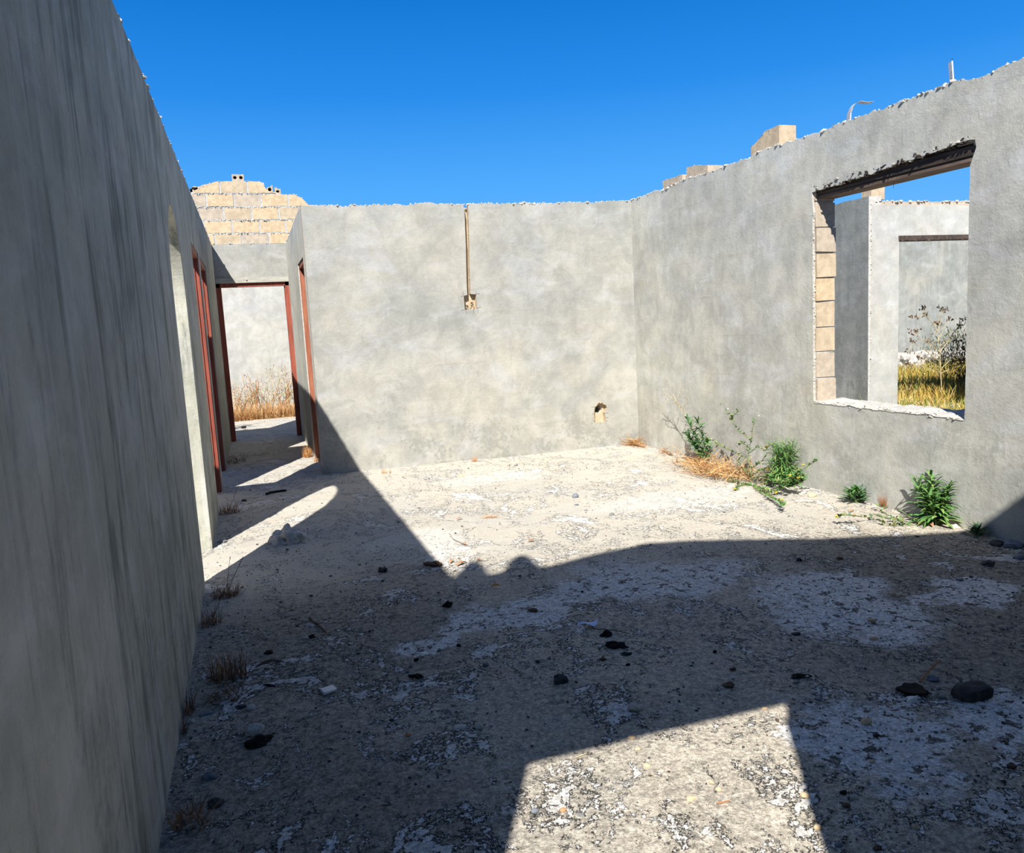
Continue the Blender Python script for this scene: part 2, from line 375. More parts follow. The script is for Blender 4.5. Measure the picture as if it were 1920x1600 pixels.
# ------------------------------------------------------------------ walls
def ragged(u0, u1, z, amp=.02, step=.035, seed=0, zf=None):
    """top edge from u0 to u1, broken in small steps"""
    n = max(2, int(abs(u1-u0)/step)); pts = []
    for i in range(n+1):
        u = u0+(u1-u0)*i/n; zz = zf(u) if zf else z
        d = amp*(.7*nz(u*2.3, seed) + .5*nz(u*9, seed+4) + .35*nz(u*27, seed+7))
        pts.append((u, zz+d))
    return pts
def wall(mb, mp, outer, holes, d0, d1, mi_face=0, mi_rim=1, only_front=False):
    """prism between depth d0 (seen face) and d1; mp(u, z, d) -> xyz"""
    loops = [outer]+list(holes)
    flat = [q for l in loops for q in l]
    tris = geometry.tessellate_polygon([[Vector((u, z, 0)) for u, z in l] for l in loops])
    n = len(flat)
    mb.add([mp(u, z, d0) for u, z in flat]+[mp(u, z, d1) for u, z in flat],
           [tuple(t) for t in tris]+[tuple(i+n for i in t[::-1]) for t in tris], mi_face)
    o = 0
    base = len(mb.v)-2*n
    for l in loops:
        k = len(l)
        for i in range(k):
            a = base+o+i; b = base+o+(i+1) % k
            mb.f.append((a, b, b+n, a+n)); mb.m.append(mi_rim)
        o += k
def crumbs(mb, mp, pts, d0, d1, step=.022, r=(.006, .017), mi=1):
    """crumbling mortar lumps along a broken edge"""
    for (u0, z0), (u1, z1) in zip(pts[:-1], pts[1:]):
        L = math.hypot(u1-u0, z1-z0); n = max(1, int(L/step))
        for i in range(n):
            t = (i+rnd(0, 1))/n
            if mi == 1:
                q = mp(u0+(u1-u0)*t, z0+(z1-z0)*t+rnd(-.004, .005), d0+.010)
                ax = Vector(mp(u1, z1, 0))-Vector(mp(u0, z0, 0)); al = abs(ax.x) >= abs(ax.y); up = abs(ax.z) > .5*ax.length
                k = rnd(1.2, 2.4); vs, fs = ICO[1]; rr = rnd(.005, .0095); se = rnd(0, 99)
                mb.add([(q[0]+v.x*rr*(k if al and not up else .8)*(1+.5*nz(v.y*2, se)), q[1]+v.y*rr*(k if not al and not up else .8), q[2]+v.z*rr*(k if up else 1)*(1+.6*nz(v.x*2, se+3))) for v in vs], fs, 1)
            for d in (d0, d1, rnd(d0, d1)):
                if random.random() < .6: continue
                q = mp(u0+(u1-u0)*t, z0+(z1-z0)*t+rnd(-.006, .006), d+(.006 if d == d0 else 0))
                rr = rnd(*r)
                mb.lump(q, rr, rnd(.7, 1.6), rnd(.7, 1.6), rnd(.5, 1.0), mi, 1, .6)
def rect(u0, u1, z0, z1, j=.0, step=.06, seed=0):
    """rectangular hole with slightly ragged edges, walked round"""
    P = []
    def seg(a, b):
        n = max(1, int(math.hypot(b[0]-a[0], b[1]-a[1])/step)) if j else 1
        for i in range(n):
            t = i/n; P.append((a[0]+(b[0]-a[0])*t + (j*nz(t*n*.9, seed, a[1]) if i else 0), a[1]+(b[1]-a[1])*t + (j*nz(t*n*.8+5, seed+3, a[0]) if i else 0)))
    seg((u0, z0), (u1, z0)); seg((u1, z0), (u1, z1)); seg((u1, z1), (u0, z1)); seg((u0, z1), (u0, z0)); return P

# left wall: x = LX, door openings reach the floor so the outline walks round them
mpl = lambda u, z, d: (LX-d, u, z)
A0, A1, AS, AR = 5.02, 5.985, 1.78, 2.36     # arch: jambs, springing, crown
mid = (A0+A1)/2; hw = (A1-A0)/2
top = ragged(12.25, .13, 2.866, .018, .05, 2)
out = [(.13, -.05)]
def opening(y0, y1, z, j=.006, s=1):
    r = [(y0, -.05)]
    for i in range(1, 24): r.append((y0+j*nz(i*.7, s), z*i/24))
    r.append((y0, z))
    for i in range(1, 12): r.append((y0+(y1-y0)*i/12, z+j*nz(i*.9, s+5)))
    r.append((y1, z))
    for i in range(23, 0, -1): r.append((y1+j*nz(i*.8, s+9), z*i/24))
    r.append((y1, -.05)); return r
arch = [(A0, -.05)]+[(mid-hw*math.cos(t), AS+(AR-AS)*math.sin(t)) for t in [math.pi*i/40 for i in range(41)]]+[(A1, -.05)]
D1 = (7.27, 8.27); D2_ = (8.47, 9.62)
out += arch + opening(D1[0], D1[1], 2.34, .008, 3) + opening(D2_[0], D2_[1], 2.33, .008, 8) + [(12.25, -.05)] + top
w = MB(); wall(w, mpl, out, [], 0, TL, 0, 0)
crumbs(w, mpl, top, 0, TL, .05, (.006, .016))
# joint between two pours, a thin dark crack
cr = [(7.235+.012*nz(i*.8, 3), 2.86-.5*i/12) for i in range(13)]
for (a, b) in zip(cr[:-1], cr[1:]):
    w.add([mpl(a[0], a[1], -.0015), mpl(a[0]+.006, a[1], -.0015), mpl(b[0]+.006, b[1], -.0015), mpl(b[0], b[1], -.0015)], [(0, 1, 2, 3)], 2)
struct(w.build('wall_left', [M['pl_left'], M['rim'], M['cut']], fixn=True), 'long shaded plastered wall with an arch and two doorways')
w = MB(); w.lump((LX+.0, 2.28, 1.37), .006, mi=0); w.lump((LX+.0, 2.95, 2.6), .005, mi=0)

# back wall, front skin chased for a conduit and two boxes
def mpb(u, z, d): return (u, by(u)+d, z)
def blk(z0, z1, x0, x1, seed): return ragged(x0, x1, z1, .003, .02, seed)
topb = ragged(4.62, .6253, 2.832, .03, .03, 5)
notch = [(2.40, 2.83), (2.392, 2.80), (2.39, 2.6), (2.383, 2.4), (2.372, 2.2), (2.366, 2.0), (2.362, 1.86),
         (2.425, 1.852), (2.424, 1.78), (2.428, 1.697), (2.36, 1.69), (2.288, 1.693), (2.287, 1.77), (2.284, 1.842), (2.325, 1.85),
         (2.327, 2.0), (2.334, 2.2), (2.343, 2.4), (2.346, 2.6), (2.35, 2.74), (2.338, 2.83)]
front = [(.6253, -.05), (4.62, -.05)] + [q for q in topb if q[0] > 2.43] + notch + [q for q in topb if q[0] < 2.31]
low = [(3.765, .305), (3.83, .300), (3.902, .302), (3.905, .36), (3.897, .41), (3.93, .46), (3.915, .50), (3.87, .53), (3.82, .535), (3.79, .50), (3.775, .487), (3.762, .42)]
w = MB(); wall(w, mpb, front, [low], 0, .065, 0, 2)
back = [(.6253, -.05), (4.62, -.05)] + [(u, z-.03) if 2.3 < u < 2.43 else (u, z) for u, z in topb]
low2 = [(3.80, .415), (3.86, .405), (3.885, .44), (3.87, .50), (3.83, .49), (3.81, .46)]
wall(w, mpb, back, [low2], .0655, TH, 2, 1)
wall(w, mpb, back, [], TH, TH+.005, 0, 1)
crumbs(w, mpb, topb, 0, TH, .022, (.006, .018))
crumbs(w, mpb, [(2.40, 2.82), (2.383, 2.4), (2.366, 2.0), (2.362, 1.86)], .0, .03, .02, (.003, .007), 2)
crumbs(w, mpb, [(2.34, 2.82), (2.343, 2.4), (2.327, 2.0), (2.325, 1.86)], .045, .065, .02, (.004, .009), 2)
crumbs(w, mpb, [(2.31, 1.70), (2.33, 1.76), (2.34, 1.70), (2.37, 1.70), (2.38, 1.78), (2.41, 1.70)], .045, .065, .012, (.006, .012), 2)
crumbs(w, mpb, low[6:]+low[:1], .0, .03, .015, (.005, .011), 2)
for (x0, z0, x1, z1) in [(2.245, 1.834, 2.30, 1.843), (2.415, 1.853, 2.465, 1.862), (2.245, 1.683, 2.295, 1.690), (2.425, 1.702, 2.475, 1.709),
                         (2.283, 1.85, 2.281, 1.885), (2.427, 1.85, 2.425, 1.89), (2.30, 1.69, 2.302, 1.645), (2.435, 1.70, 2.437, 1.65), (2.385, 1.69, 2.387, 1.64),
                         (3.73, .485, 3.77, .489), (3.735, .405, 3.765, .41), (3.74, .33, 3.77, .325), (3.90, .40, 3.945, .405), (3.90, .35, 3.94, .345), (3.90, .31, 3.925, .307), (3.83, .30, 3.832, .27), (3.90, .30, 3.903, .27)]:
    tt = .0022; dx, dz = (0, tt) if abs(x1-x0) > abs(z1-z0) else (tt, 0)
    w.add([mpb(x0-dx, z0-dz, -.001), mpb(x1-dx, z1-dz, -.001), mpb(x1+dx, z1+dz, -.001), mpb(x0+dx, z0+dz, -.001)], [(0, 1, 2, 3)], 3)
struct(w.build('wall_back', [M['pl_back'], M['rim'], M['block'], M['cut']], fixn=True), 'sunlit plastered back wall with a chased conduit slot')

# wall in the same line beyond the right wall (hidden stretch, opening, bright piece)
mpy = lambda Y: (lambda u, z, d: (u, Y+d, z))
w = MB(); tp = ragged(6.3, 4.62, 2.85, .02, .05, 14); wall(w, mpy(8.40), [(4.62, -.05), (6.3, -.05)]+tp, [], 0, TH, 0, 1)
crumbs(w, mpy(8.40), tp, 0, TH, .04); struct(w.build('wall_neighbour', [M['pl_pale'], M['rim']], fixn=True), 'plastered wall continuing beyond the right wall')

# right wall with the window hole; thin outer skin broken further back round the lintel
WY0, WY1, WZ0, WZ1 = 3.91, 5.33, .755, 2.385
mpr = lambda u, z, d: (bx(u)+d, u, z)
def zr(u): return 2.872-.0045*(u-3.5) + (.012 if u > 5.6 and u < 6.1 else 0) - (.02 if 3.76 < u < 3.98 else 0)
topr = ragged(8.55, .33, 0, .032, .035, 11, zr)
outr = [(.33, -.05), (8.55, -.05)] + topr
sk = [(WY0, WZ0-.035)]
for i in range(1, 30): sk.append((WY0+(WY1-WY0)*i/30, WZ0-.028+.02*nz(i*.33, 3)+.014*nz(i*1.1, 8)))
sk.append((WY1+.012, WZ0-.008))
for i in range(1, 34): sk.append((WY1+.012+.012*nz(i*.5, 21)+.008*nz(i*1.7, 4), WZ0+(WZ1+.015-WZ0)*i/34))
sk.append((WY1+.02, WZ1+.03))
for i in range(1, 40):
    t = i/40; sk.append((WY1+.02-(WY1-WY0+.05)*t, WZ1+.035+.075*t**1.3+.014*nz(i*.55, 6)+.012*nz(i*1.9, 2)))
sk.append((WY0-.035, WZ1+.10)); sk.append((WY0-.045, WZ1+.05))
for i in range(33, 0, -1): sk.append((WY0-.003+.005*nz(i*.6, 30), WZ0+(WZ1-WZ0)*i/34))
w = MB(); wall(w, mpr, outr, [sk], 0, .03, 0, 1)
hb = rect(WY0, WY1+.03, WZ0-.03, WZ1+.09, 0)
wall(w, mpr, outr, [hb], .0305, .205, 2, 3)
wall(w, mpr, outr, [hb], .2052, .215, 0, 1)
crumbs(w, mpr, topr, 0, .2, .03, (.007, .019))
crumbs(w, mpr, sk[1:30], .0, .03, .02, (.006, .014))
crumbs(w, mpr, sk[31:62], .0, .03, .02, (.004, .009))
crumbs(w, mpr, sk[64:102], .0, .02, .02, (.004, .012), 4)
struct(w.build('wall_right', [M['pl_right'], M['rim'], M['mortar'], M['block3'], M['lintel']], fixn=True), 'tall plastered right wall with a rough window hole')

# window trims: exposed block reveal, crumbling sill, dark lintel
win = struct(empty('window_1', (bx(4.6), 4.62, WZ0)), 'unglazed window hole with broken edges in the right wall')
def child(mb, name, mats, par, **k):
    o = mb.build(name, mats, **k); o.parent = par; o.matrix_parent_inverse = Matrix.Translation(par.location).inverted(); return o
rv = MB(); z = WZ0-.03; i = 0; hs = [.20, .215, .20, .21, .19, .20, .20, .20, .12]
while z < WZ1+.02:
    h = hs[i % 9]; off = rnd(-.012, .006); mi = (2, 2, 0, 0, 1, 0, 2)[i % 7]
    x0 = bx(WY1)+.018+rnd(0, .006)
    rv.box(x0, x0+.185+rnd(-.006, .006), WY1+off, WY1+.06, z+.008, min(z+h-.006, WZ1+.03), mi, .003)
    rv.box(x0+.006, x0+.18, WY1+.010, WY1+.06, z-.006, z+.009, 3, .002)
    z += h; i += 1
child(rv, 'block_reveal', [M['block'], M['block2'], M['block3'], M['mortar']], win, fixn=True)
sl = MB(); ns, nd = 60, 12; vs = []
for i in range(ns+1):
    y = WY0+(WY1-WY0)*i/ns
    for j in range(nd+1):
        t = j/nd; x = bx(y)-.004+.215*t
        zz = WZ0-.012+.016*nz(y*7, t*2, 3)+.008*nz(y*25, t*6, 1)-.016*(1-t)**3+.010*t
        vs.append((x, y, zz))
fs = [(i*(nd+1)+j, i*(nd+1)+j+1, (i+1)*(nd+1)+j+1, (i+1)*(nd+1)+j) for i in range(ns) for j in range(nd)]
sl.add(vs, fs)
for i in range(70):
    y = rnd(WY0+.02, WY1-.02); sl.lump((bx(y)+rnd(0, .2), y, WZ0-.012), rnd(.004, .010), mi=0, rough=.6)
child(sl, 'window_sill', M['rim'], win, smooth=True)
lt = MB(); xx = bx(4.6)
lt.box(xx+.035, xx+.20, WY0-.02, WY1+.05, WZ1, WZ1+.075, 0, .004)
lt.box(xx+.022, xx+.034, WY0-.02, WY1+.02, WZ1+.012, WZ1+.028, 0, .001)
lt.box(xx+.03, xx+.202, WY0-.02, WY1+.04, WZ1-.022, WZ1, 1, .002)
for i in range(160):
    t = random.random(); y = WY1-(WY1-WY0+.02)*t
    lt.lump((bx(y)+rnd(.0, .03), y, WZ1+.03+rnd(0, .05)+.05*t), rnd(.006, .018), rnd(.6, 1), rnd(1, 2.6), rnd(.4, .9), 0 if random.random() < .85 else 2, 1, .6)
lt.tube([(xx+.1, 4.62, WZ1-.02), (xx+.1, 4.62, WZ1-.065)], .0018, .0015, 4, 0)
child(lt, 'lintel', [M['lintel'], M['lintelbot'], M['rim']], win, fixn=True)

# gabled wall behind the camera, with the doorway the photographer looks through
gab = [(-1.55, 2.87), (-1.5, 4.05), (-1.125, 4.25), (-1.12, 4.36), (-1.10, 4.60), (-1.03, 4.63), (-.98, 4.5), (-.95, 4.30), (-.80, 4.30), (-.79, 4.52), (-.75, 4.60), (-.68, 4.57),
       (-.62, 4.31), (-.50, 4.27), (-.3, 4.34), (-.05, 4.40), (.18, 4.44), (.45, 4.37), (.9, 4.20), (1.63, 3.91), (2.5, 3.66), (3.5, 3.4), (4.4, 3.15), (5.4, 2.88), (7.5, 2.85)]
outg = [(-1.55, -.05), (LX, -.05), (LX, 2.36), (.76, 2.36), (.76, 2.2), (.745, 2.1), (.72, 2.02), (.715, 1.8), (.70, 1.6), (.705, 1.2), (.70, .8), (.71, .3), (.70, -.05), (7.5, -.05)] + gab[::-1]
w = MB(); wall(w, mpy(.13), outg, [], 0, TH, 0, 1)
struct(w.build('wall_front', [M['pl_back'], M['rim']], fixn=True), 'gabled end wall behind the viewpoint with a doorway')

# corridor: right side, end wall with block gable
CX = .6253
mpc = lambda u, z, d: (CX+d, u, z)
tp = ragged(12.25, 8.79, 2.85, .02, .04, 31); D3 = (8.90, 9.86)
w = MB(); wall(w, mpc, [(8.79, -.05)]+opening(D3[0], D3[1], 2.345, .008, 14)+[(12.25, -.05)]+tp, [], 0, TH, 0, 1)
crumbs(w, mpc, tp, 0, TH, .03, (.006, .018))
struct(w.build('wall_corridor', [M['pl_right'], M['rim']], fixn=True), 'narrow corridor wall with a red-framed doorway')
EY = 12.25
tp = [(1.9, 2.86), (-.60, 2.86)]
oute = [(-.60, -.05), (LX+.0, -.05), (LX+.0, 2.31), (CX, 2.31), (CX, -.05), (1.9, -.05)] + ragged(1.9, -.60, 2.872, .012, .04, 17)
w = MB(); wall(w, mpy(EY), oute, [], 0, TH, 0, 1)
crumbs(w, mpy(EY-.006), ragged(1.9, -.60, 2.872, .012, .04, 17), 0, TH, .03, (.006, .014))
end = struct(w.build('wall_corridor_end', [M['pl_back'], M['rim']], fixn=True), 'corridor end wall plastered over the doorway')
prof = [(-.62, 3.60), (-.45, 3.66), (-.38, 3.70), (-.27, 3.745), (-.13, 3.752), (.0, 3.765), (.16, 3.755), (.40, 3.745), (.41, 3.60), (.60, 3.585), (.82, 3.565), (.93, 3.51), (1.02, 3.40), (1.03, 3.20), (1.5, 3.19), (1.55, 3.02), (1.9, 3.0)]
def pz(x):
    for a, b in zip(prof[:-1], prof[1:]):
        if a[0] <= x <= b[0]: return a[1]+(b[1]-a[1])*(x-a[0])/max(1e-6, b[0]-a[0])
    return 2.9
w = MB(); mo = [(-.62, 2.83), (1.9, 2.83)] + [(x, z-.012) for x, z in prof[::-1]]
wall(w, mpy(EY+.005), mo, [], 0, TH-.03, 3, 3)
cz = [2.855, 3.018, 3.204, 3.390, 3.576, 3.762]
j0 = [[-.31, .06, .44, .70], [-.335, -.28+.0, .08, .465, .82], [-.18, .185, .56, .93], [-.36, .02, .40, .78], [-.20, .18, .46]]
starts = [-.30, -.47, -.18, -.345, -.20]
for c in range(5):
    z0, z1 = cz[c]+.011, cz[c+1]-.010; x = [-.72, -.855, -.565, -.77, -.585][c]
    while x < 1.9:
        L = .375 + rnd(-.008, .008); a, b = max(x+.012, -.62), min(x+L-.012, 1.9)
        if b-a > .03:
            # clip the block under the broken profile
            n = 8; ptsb = [(a+(b-a)*k/n) for k in range(n+1)]
            tops = [min(z1, pz(q)-.002) for q in ptsb]
            if min(tops) > z0+.03 or max(tops) > z0+.06:
                lp = [(a, z0), (b, z0)] + [(q, max(t, z0+.012)) for q, t in zip(ptsb[::-1], tops[::-1])]
                dd = rnd(-.004, .004)
                wall(w, mpy(EY+dd), lp, [], 0, TH-.01, random.choice((0, 0, 1, 1, 2)), 0)
        x += L
crumbs(w, mpy(EY), [(x, z) for x, z in prof if x < 1.021], 0, TH, .03, (.005, .014), 3)
for c in range(1, 5):
    for i in range(90):
        u = rnd(-.6, 1.1)
        if pz(u) > cz[c]+.02: w.lump((u, EY+.004, cz[c]+rnd(-.008, .008)), rnd(.008, .018), rnd(1, 2.2), .35, rnd(.5, 1), 3, 1, .6)
    crumbs(w, mpy(EY+.002), [(-.6, cz[c]), (1.0 if c < 4 else .38, cz[c])], 0, .01, .035, (.004, .010), 3)
gb = w.build('block_gable', [M['block'], M['block2'], M['block3'], M['mortar']], fixn=True); gb.parent = end; gb['label'] = 'exposed tan block gable above the plaster'
bm_ = MB(); bm_.box(LX, CX, EY-.02, EY+.12, 2.31, 2.385, 0, .002)
bm_.lump((.03, EY-.02, 2.355), .018, 1.3, .5, .7, 1); bm_.lump((.0, EY-.02, 2.36), .01, 1.3, .5, .7, 1)
b_ = bm_.build('trim_1', [M['beam'], M['rim']], fixn=True); struct(b_, 'pale timber beam over the corridor end doorway')

# red door frames
def frame(n, mp, u0, u1, zh, d0, d1, mat, label, tw=.055, head=True, stop=True):
    root = struct(empty('door_%d' % n, mp((u0+u1)/2, 0, (d0+d1)/2)), label)
    for a, s in ((u0, 1), (u1, -1)):
        f = MB(); n_ = 14
        for (e0, e1, q0, q1) in (((0, tw, d0, d1),) if not stop else ((0, tw, d0, d1), (tw, tw+.014, d0+.035, d1-.02))):
            ua, ub = sorted((a+s*e0, a+s*e1))
            lo = [mp(uu, 0.0, dd) for uu, dd in ((ua, q0), (ub, q0), (ub, q1), (ua, q1))]
            hi = [(p[0], p[1], zh) for p in lo]
            f.add([(p[0], p[1], .0) for p in lo]+hi, [(0, 1, 2, 3), (4, 7, 6, 5), (0, 4, 5, 1), (1, 5, 6, 2), (2, 6, 7, 3), (3, 7, 4, 0)])
        child(f, 'door_jamb', mat, root, fixn=True)
    if head:
        f = MB(); lo = [mp(uu, 0, dd) for uu, dd in ((u0, d0), (u1, d0), (u1, d1), (u0, d1))]
        f.add([(p[0], p[1], zh-tw) for p in lo]+[(p[0], p[1], zh) for p in lo], [(0, 3, 2, 1), (4, 5, 6, 7), (0, 1, 5, 4), (1, 2, 6, 5), (2, 3, 7, 6), (3, 0, 4, 7)])
        child(f, 'door_head', mat, root, fixn=True)
    return root
frame(1, mpl, D1[0], D1[1], 2.34, .008, .092, M['red'], 'red painted doorway frame in the left wall nearer the arch')
frame(2, mpl, D2_[0], D2_[1], 2.33, .008, .092, M['red'], 'red painted doorway frame in the left wall further from the arch')
frame(3, mpc, D3[0], D3[1], 2.345, .012, .16, M['redsun'], 'red-brown doorway frame in the corridor wall beside the back wall')
frame(4, mpy(EY), LX, CX, 2.31, .02, .15, M['red'], 'red painted frame of the corridor end doorway', head=True)

# rooms to the left (their cross walls shade the doorways), yard walls
mpx = lambda X: (lambda u, z, d: (X+d, u, z))
def plain(name, mp, u0, u1, H, mat, label, seed, th=TH):
    w = MB(); tp = ragged(u1, u0, H, .02, .06, seed); wall(w, mp, [(u0, -.05), (u1, -.05)]+tp, [], 0, th, 0, 1)
    crumbs(w, mp, tp, 0, th, .05, (.007, .018)); return struct(w.build(name, [mat, M['rim']], fixn=True), label)
plain('wall_left_room', mpy(5.995), -4.6, LX-TL-.002, 2.42, M['pl_pale'], 'cross wall beyond the arch', 41, .14)
plain('wall_left_store', mpy(8.30), -4.6, LX-TL-.002, 2.72, M['pl_pale'], 'cross wall between the two left doorways', 42, .14)
plain('wall_left_outer', mpx(-4.8), -1, 13, 2.8, M['pl_pale'], 'outer wall far to the left', 43)
plain('wall_yard_low', mpy(12.25), -4.6, LX-TL-.01, 1.55, M['pl_pale'], 'low wall left of the corridor end', 44)
plain('wall_far', mpy(16.7), -4.6, 6.5, 2.85, M['pl_pale'], 'sunlit wall across the yard behind the corridor doorway', 45)
# through the window
w = MB(); tp = ragged(13.5, 7.78, 2.83, .022, .035, 51)
o2 = [(7.78, -.05), (8.25, -.05), (8.25, 2.33), (9.75, 2.33), (9.75, -.05), (13.5, -.05)] + tp
# flake the plaster back at the top so a strip of block shows
wall(w, mpy(8.42), [(7.78, -.05), (8.25, -.05), (8.25, 2.35), (9.75, 2.35), (9.75, -.05), (13.5, -.05)] + [(u, z-.05) for u, z in ragged(13.5, 7.80, 2.83, .02, .03, 54)], [], 0, .02, 0, 1)
wall(w, mpy(8.44), o2, [], 0, .18, 2, 2)
crumbs(w, mpy(8.42), tp, 0.01, TH, .03, (.010, .026))
crumbs(w, mpy(8.42), [(7.79, z*.1) for z in range(1, 29)], -.004, .02, .03, (.005, .013))
struct(w.build('wall_far_right', [M['pl_pale'], M['rim'], M['block3']], fixn=True), 'bright wall with a dark-headed doorway seen through the window')
hd = MB(); hd.box(8.24, 9.76, 8.41, 8.60, 2.325, 2.385, 0, .003)
for i in range(60): hd.lump((8.26+1.48*random.random(), 8.41, 2.325+rnd(-.01, .01)), rnd(.008, .02), rnd(1, 2), .5, .6, 0)
struct(hd.build('trim_2', M['lintel'], fixn=True), 'dark timber head of the far doorway')
# darker side wall running away from that corner
w = MB(); def_m = lambda u, z, d: (7.752+.10*(u-8.42)+d, u, z)
tp = ragged(13.2, 8.422, 2.9, .02, .05, 52); wall(w, def_m, [(8.422, -.05), (13.2, -.05)]+tp, [], 0, TH, 0, 1)
struct(w.build('wall_side_room', [M['pl_dark'], M['rim']], fixn=True), 'dark wall seen in the window')
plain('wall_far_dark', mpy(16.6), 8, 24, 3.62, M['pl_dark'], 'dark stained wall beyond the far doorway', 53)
lg = MB(); n = 60
vs = []
for i in range(n+1):
    x = 10.5+8*i/n
    for (dy, zz) in ((0, 0), (.0, .26), (.35, .30), (.5, .0)):
        vs.append((x, 15.2+dy+.04*nz(x*3, dy), zz+.05*nz(x*2.2, zz*3+dy) if zz else -.03))
fs = [(i*4+j, i*4+j+1, (i+1)*4+j+1, (i+1)*4+j) for i in range(n) for j in range(3)]
lg.add(vs, fs)
for i in range(160): lg.lump((10.5+8*random.random(), 15.05+rnd(-.25, .3), rnd(.0, .25)), rnd(.03, .11), rough=.5)
struct(lg.build('kerb', M['rim']), 'pale rubble kerb beyond the grass')

# ------------------------------------------------------------------ loose blocks and metal on the walls
def clipblock(name, c, sx, sy, sz, mat, label, cat='block', rot=0.0, holes=0, cut=0.0, grp=None, tilt=0.0, j=.006):
    """a hollow sand block (holes = number of cores seen on its end), optionally broken along the top"""
    n = 10
    def topz(t): return sz*(1-cut*(1-t)**1.2) + .012*nz(t*5, c[0]*3, c[1])
    outer = [(-sx/2, 0), (sx/2, 0)] + [(sx/2-sx*i/n, topz(1-i/n)) for i in range(n+1)]
    hs = []
    if holes:
        wdt = sx/holes
        for k in range(holes):
            cx = -sx/2+wdt*(k+.5); hs.append([(cx+wdt*.30*math.cos(a), sz*.52+sz*.24*math.sin(a)) for a in [2*math.pi*i/14 for i in range(14)]])
    mb = MB(); R = Matrix.Rotation(rot, 3, 'Z') @ Matrix.Rotation(tilt, 3, 'Y')
    mp = lambda u, z, d: tuple(Vector(c) + R @ Vector((u, d-sy/2, z)))
    wall(mb, mp, outer, hs, 0, sy*.85 if holes else sy, 0, 0)
    if holes: wall(mb, mp, [q for q in outer], [], sy*.85, sy, 1, 0)
    crumbs(mb, mp, outer[1:], 0, sy, .03, (.003, .008), 0)
    o = mb.build(name, [mat, M['hole']], loc=c, fixn=True); tag(o, label, cat, grp); return o
p = at_y(448, 341, EY+.09); clipblock('hollow_block', (p.x-.01, EY+.09, 3.752), .165, .17, .10, M['block3'], 'small hollow block piece with two round cores crowning the tan block gable', holes=2, cut=.08)
clipblock('broken_hollow_block', (-.475, EY+.10, 3.59), .27, .17, .125, M['block3'], 'broken hollow block with exposed dark cores at the left shoulder of the gable', holes=2, cut=.55)
clipblock('block_stub', (.475, EY+.1, 3.582), .085, .16, .115, M['block'], 'upright block fragment beside the top course, right shoulder of the gable', holes=1, cut=.35, tilt=0)
clipblock('block_stub', (.585, EY+.1, 3.575), .085, .15, .075, M['block3'], 'low crumbling block fragment further down the gable right shoulder', holes=1, cut=-.2)
# on the right wall
def topchunk(px0, px1, py_top, py_base, mat, label, cut, sy=.17, name='block_piece', rot=math.pi/2):
    a = at_x(px0, py_base, 4.40); b = at_x(px1, py_base, 4.40)
    yc = (a.y+b.y)/2; L = abs(a.y-b.y); h = at_x((px0+px1)/2, py_top, 4.42).z - 2.865
    return clipblock(name, (bx(yc)+.105, yc, 2.862), L, sy, h, mat, label, rot=rot, cut=cut)
topchunk(1250, 1287, 333, 346, M['block3'], 'low tan block piece on the right wall nearest the room corner', .1)
topchunk(1294, 1334, 306, 330, M['block3'], 'pale chipped block piece on the right wall, second from the corner', .45)
topchunk(1413, 1466, 247, 288, M['block'], 'tan half block with sloping broken side standing on the right wall', -.0)
o = C.objects[-1]
me = o.data
for v in me.vertices:       # its far side is broken off in a slope
    if v.co.z > .03: v.co.z = min(v.co.z, .03+max(0, (.5-(v.co.y/.34)))*.14+.06) if v.co.y > 0 else v.co.z
mb = MB()
pts = [at_x(1587, 224, 4.44), at_x(1588, 214, 4.44), at_x(1592, 203, 4.44), at_x(1598, 195, 4.44), at_x(1606, 191, 4.44), at_x(1618, 193, 4.44), at_x(1631, 192, 4.44)]
def strap(mb, pts, wdir, wd, th=.002, mi=0):
    n = len(pts); vs = []; wv = Vector(wdir)*wd/2
    for i, q in enumerate(pts):
        d = (pts[min(i+1, n-1)]-pts[max(i-1, 0)]).normalized(); nn = d.cross(wv.normalized())*th
        vs += [q-wv-nn, q+wv-nn, q+wv+nn, q-wv+nn]
    fs = [(i*4+k, i*4+(k+1) % 4, (i+1)*4+(k+1) % 4, (i+1)*4+k) for i in range(n-1) for k in range(4)] + [(3, 2, 1, 0), tuple((n-1)*4+k for k in range(4))]
    mb.add(vs, fs, mi)
pts = [Vector((4.46, q.y, q.z)) for q in pts]; pts[0].z = 2.85
strap(mb, pts, (.25, .97, 0), .055, .004)
tag(mb.build('metal_strap', M['metal'], loc=pts[0]), 'thin bent metal strap curling over the top of the right wall', 'strap')
mb = MB(); a = at_x(1784, 150, 4.44); b = at_x(1780, 116, 4.44)
strap(mb, [Vector((4.45, a.y, 2.84)), Vector((4.45, (a.y+b.y)/2, (2.84+b.z)/2)), Vector((4.45, b.y, b.z))], (.35, .94, 0), .042, .004)
for k in range(4): mb.lump((4.442, a.y, 2.92+.04*k), .004, mi=1)
tag(mb.build('metal_strap', [M['whitem'], M['stone_d']], loc=(4.45, a.y, 2.84)), 'upright whitish strap sticking up from the right wall above the window', 'strap')
clipblock('block_piece', (7.91, 8.52, 2.86), .22, .17, .16, M['block'], 'tan block left on the corner of the bright wall seen through the window', cut=.05)

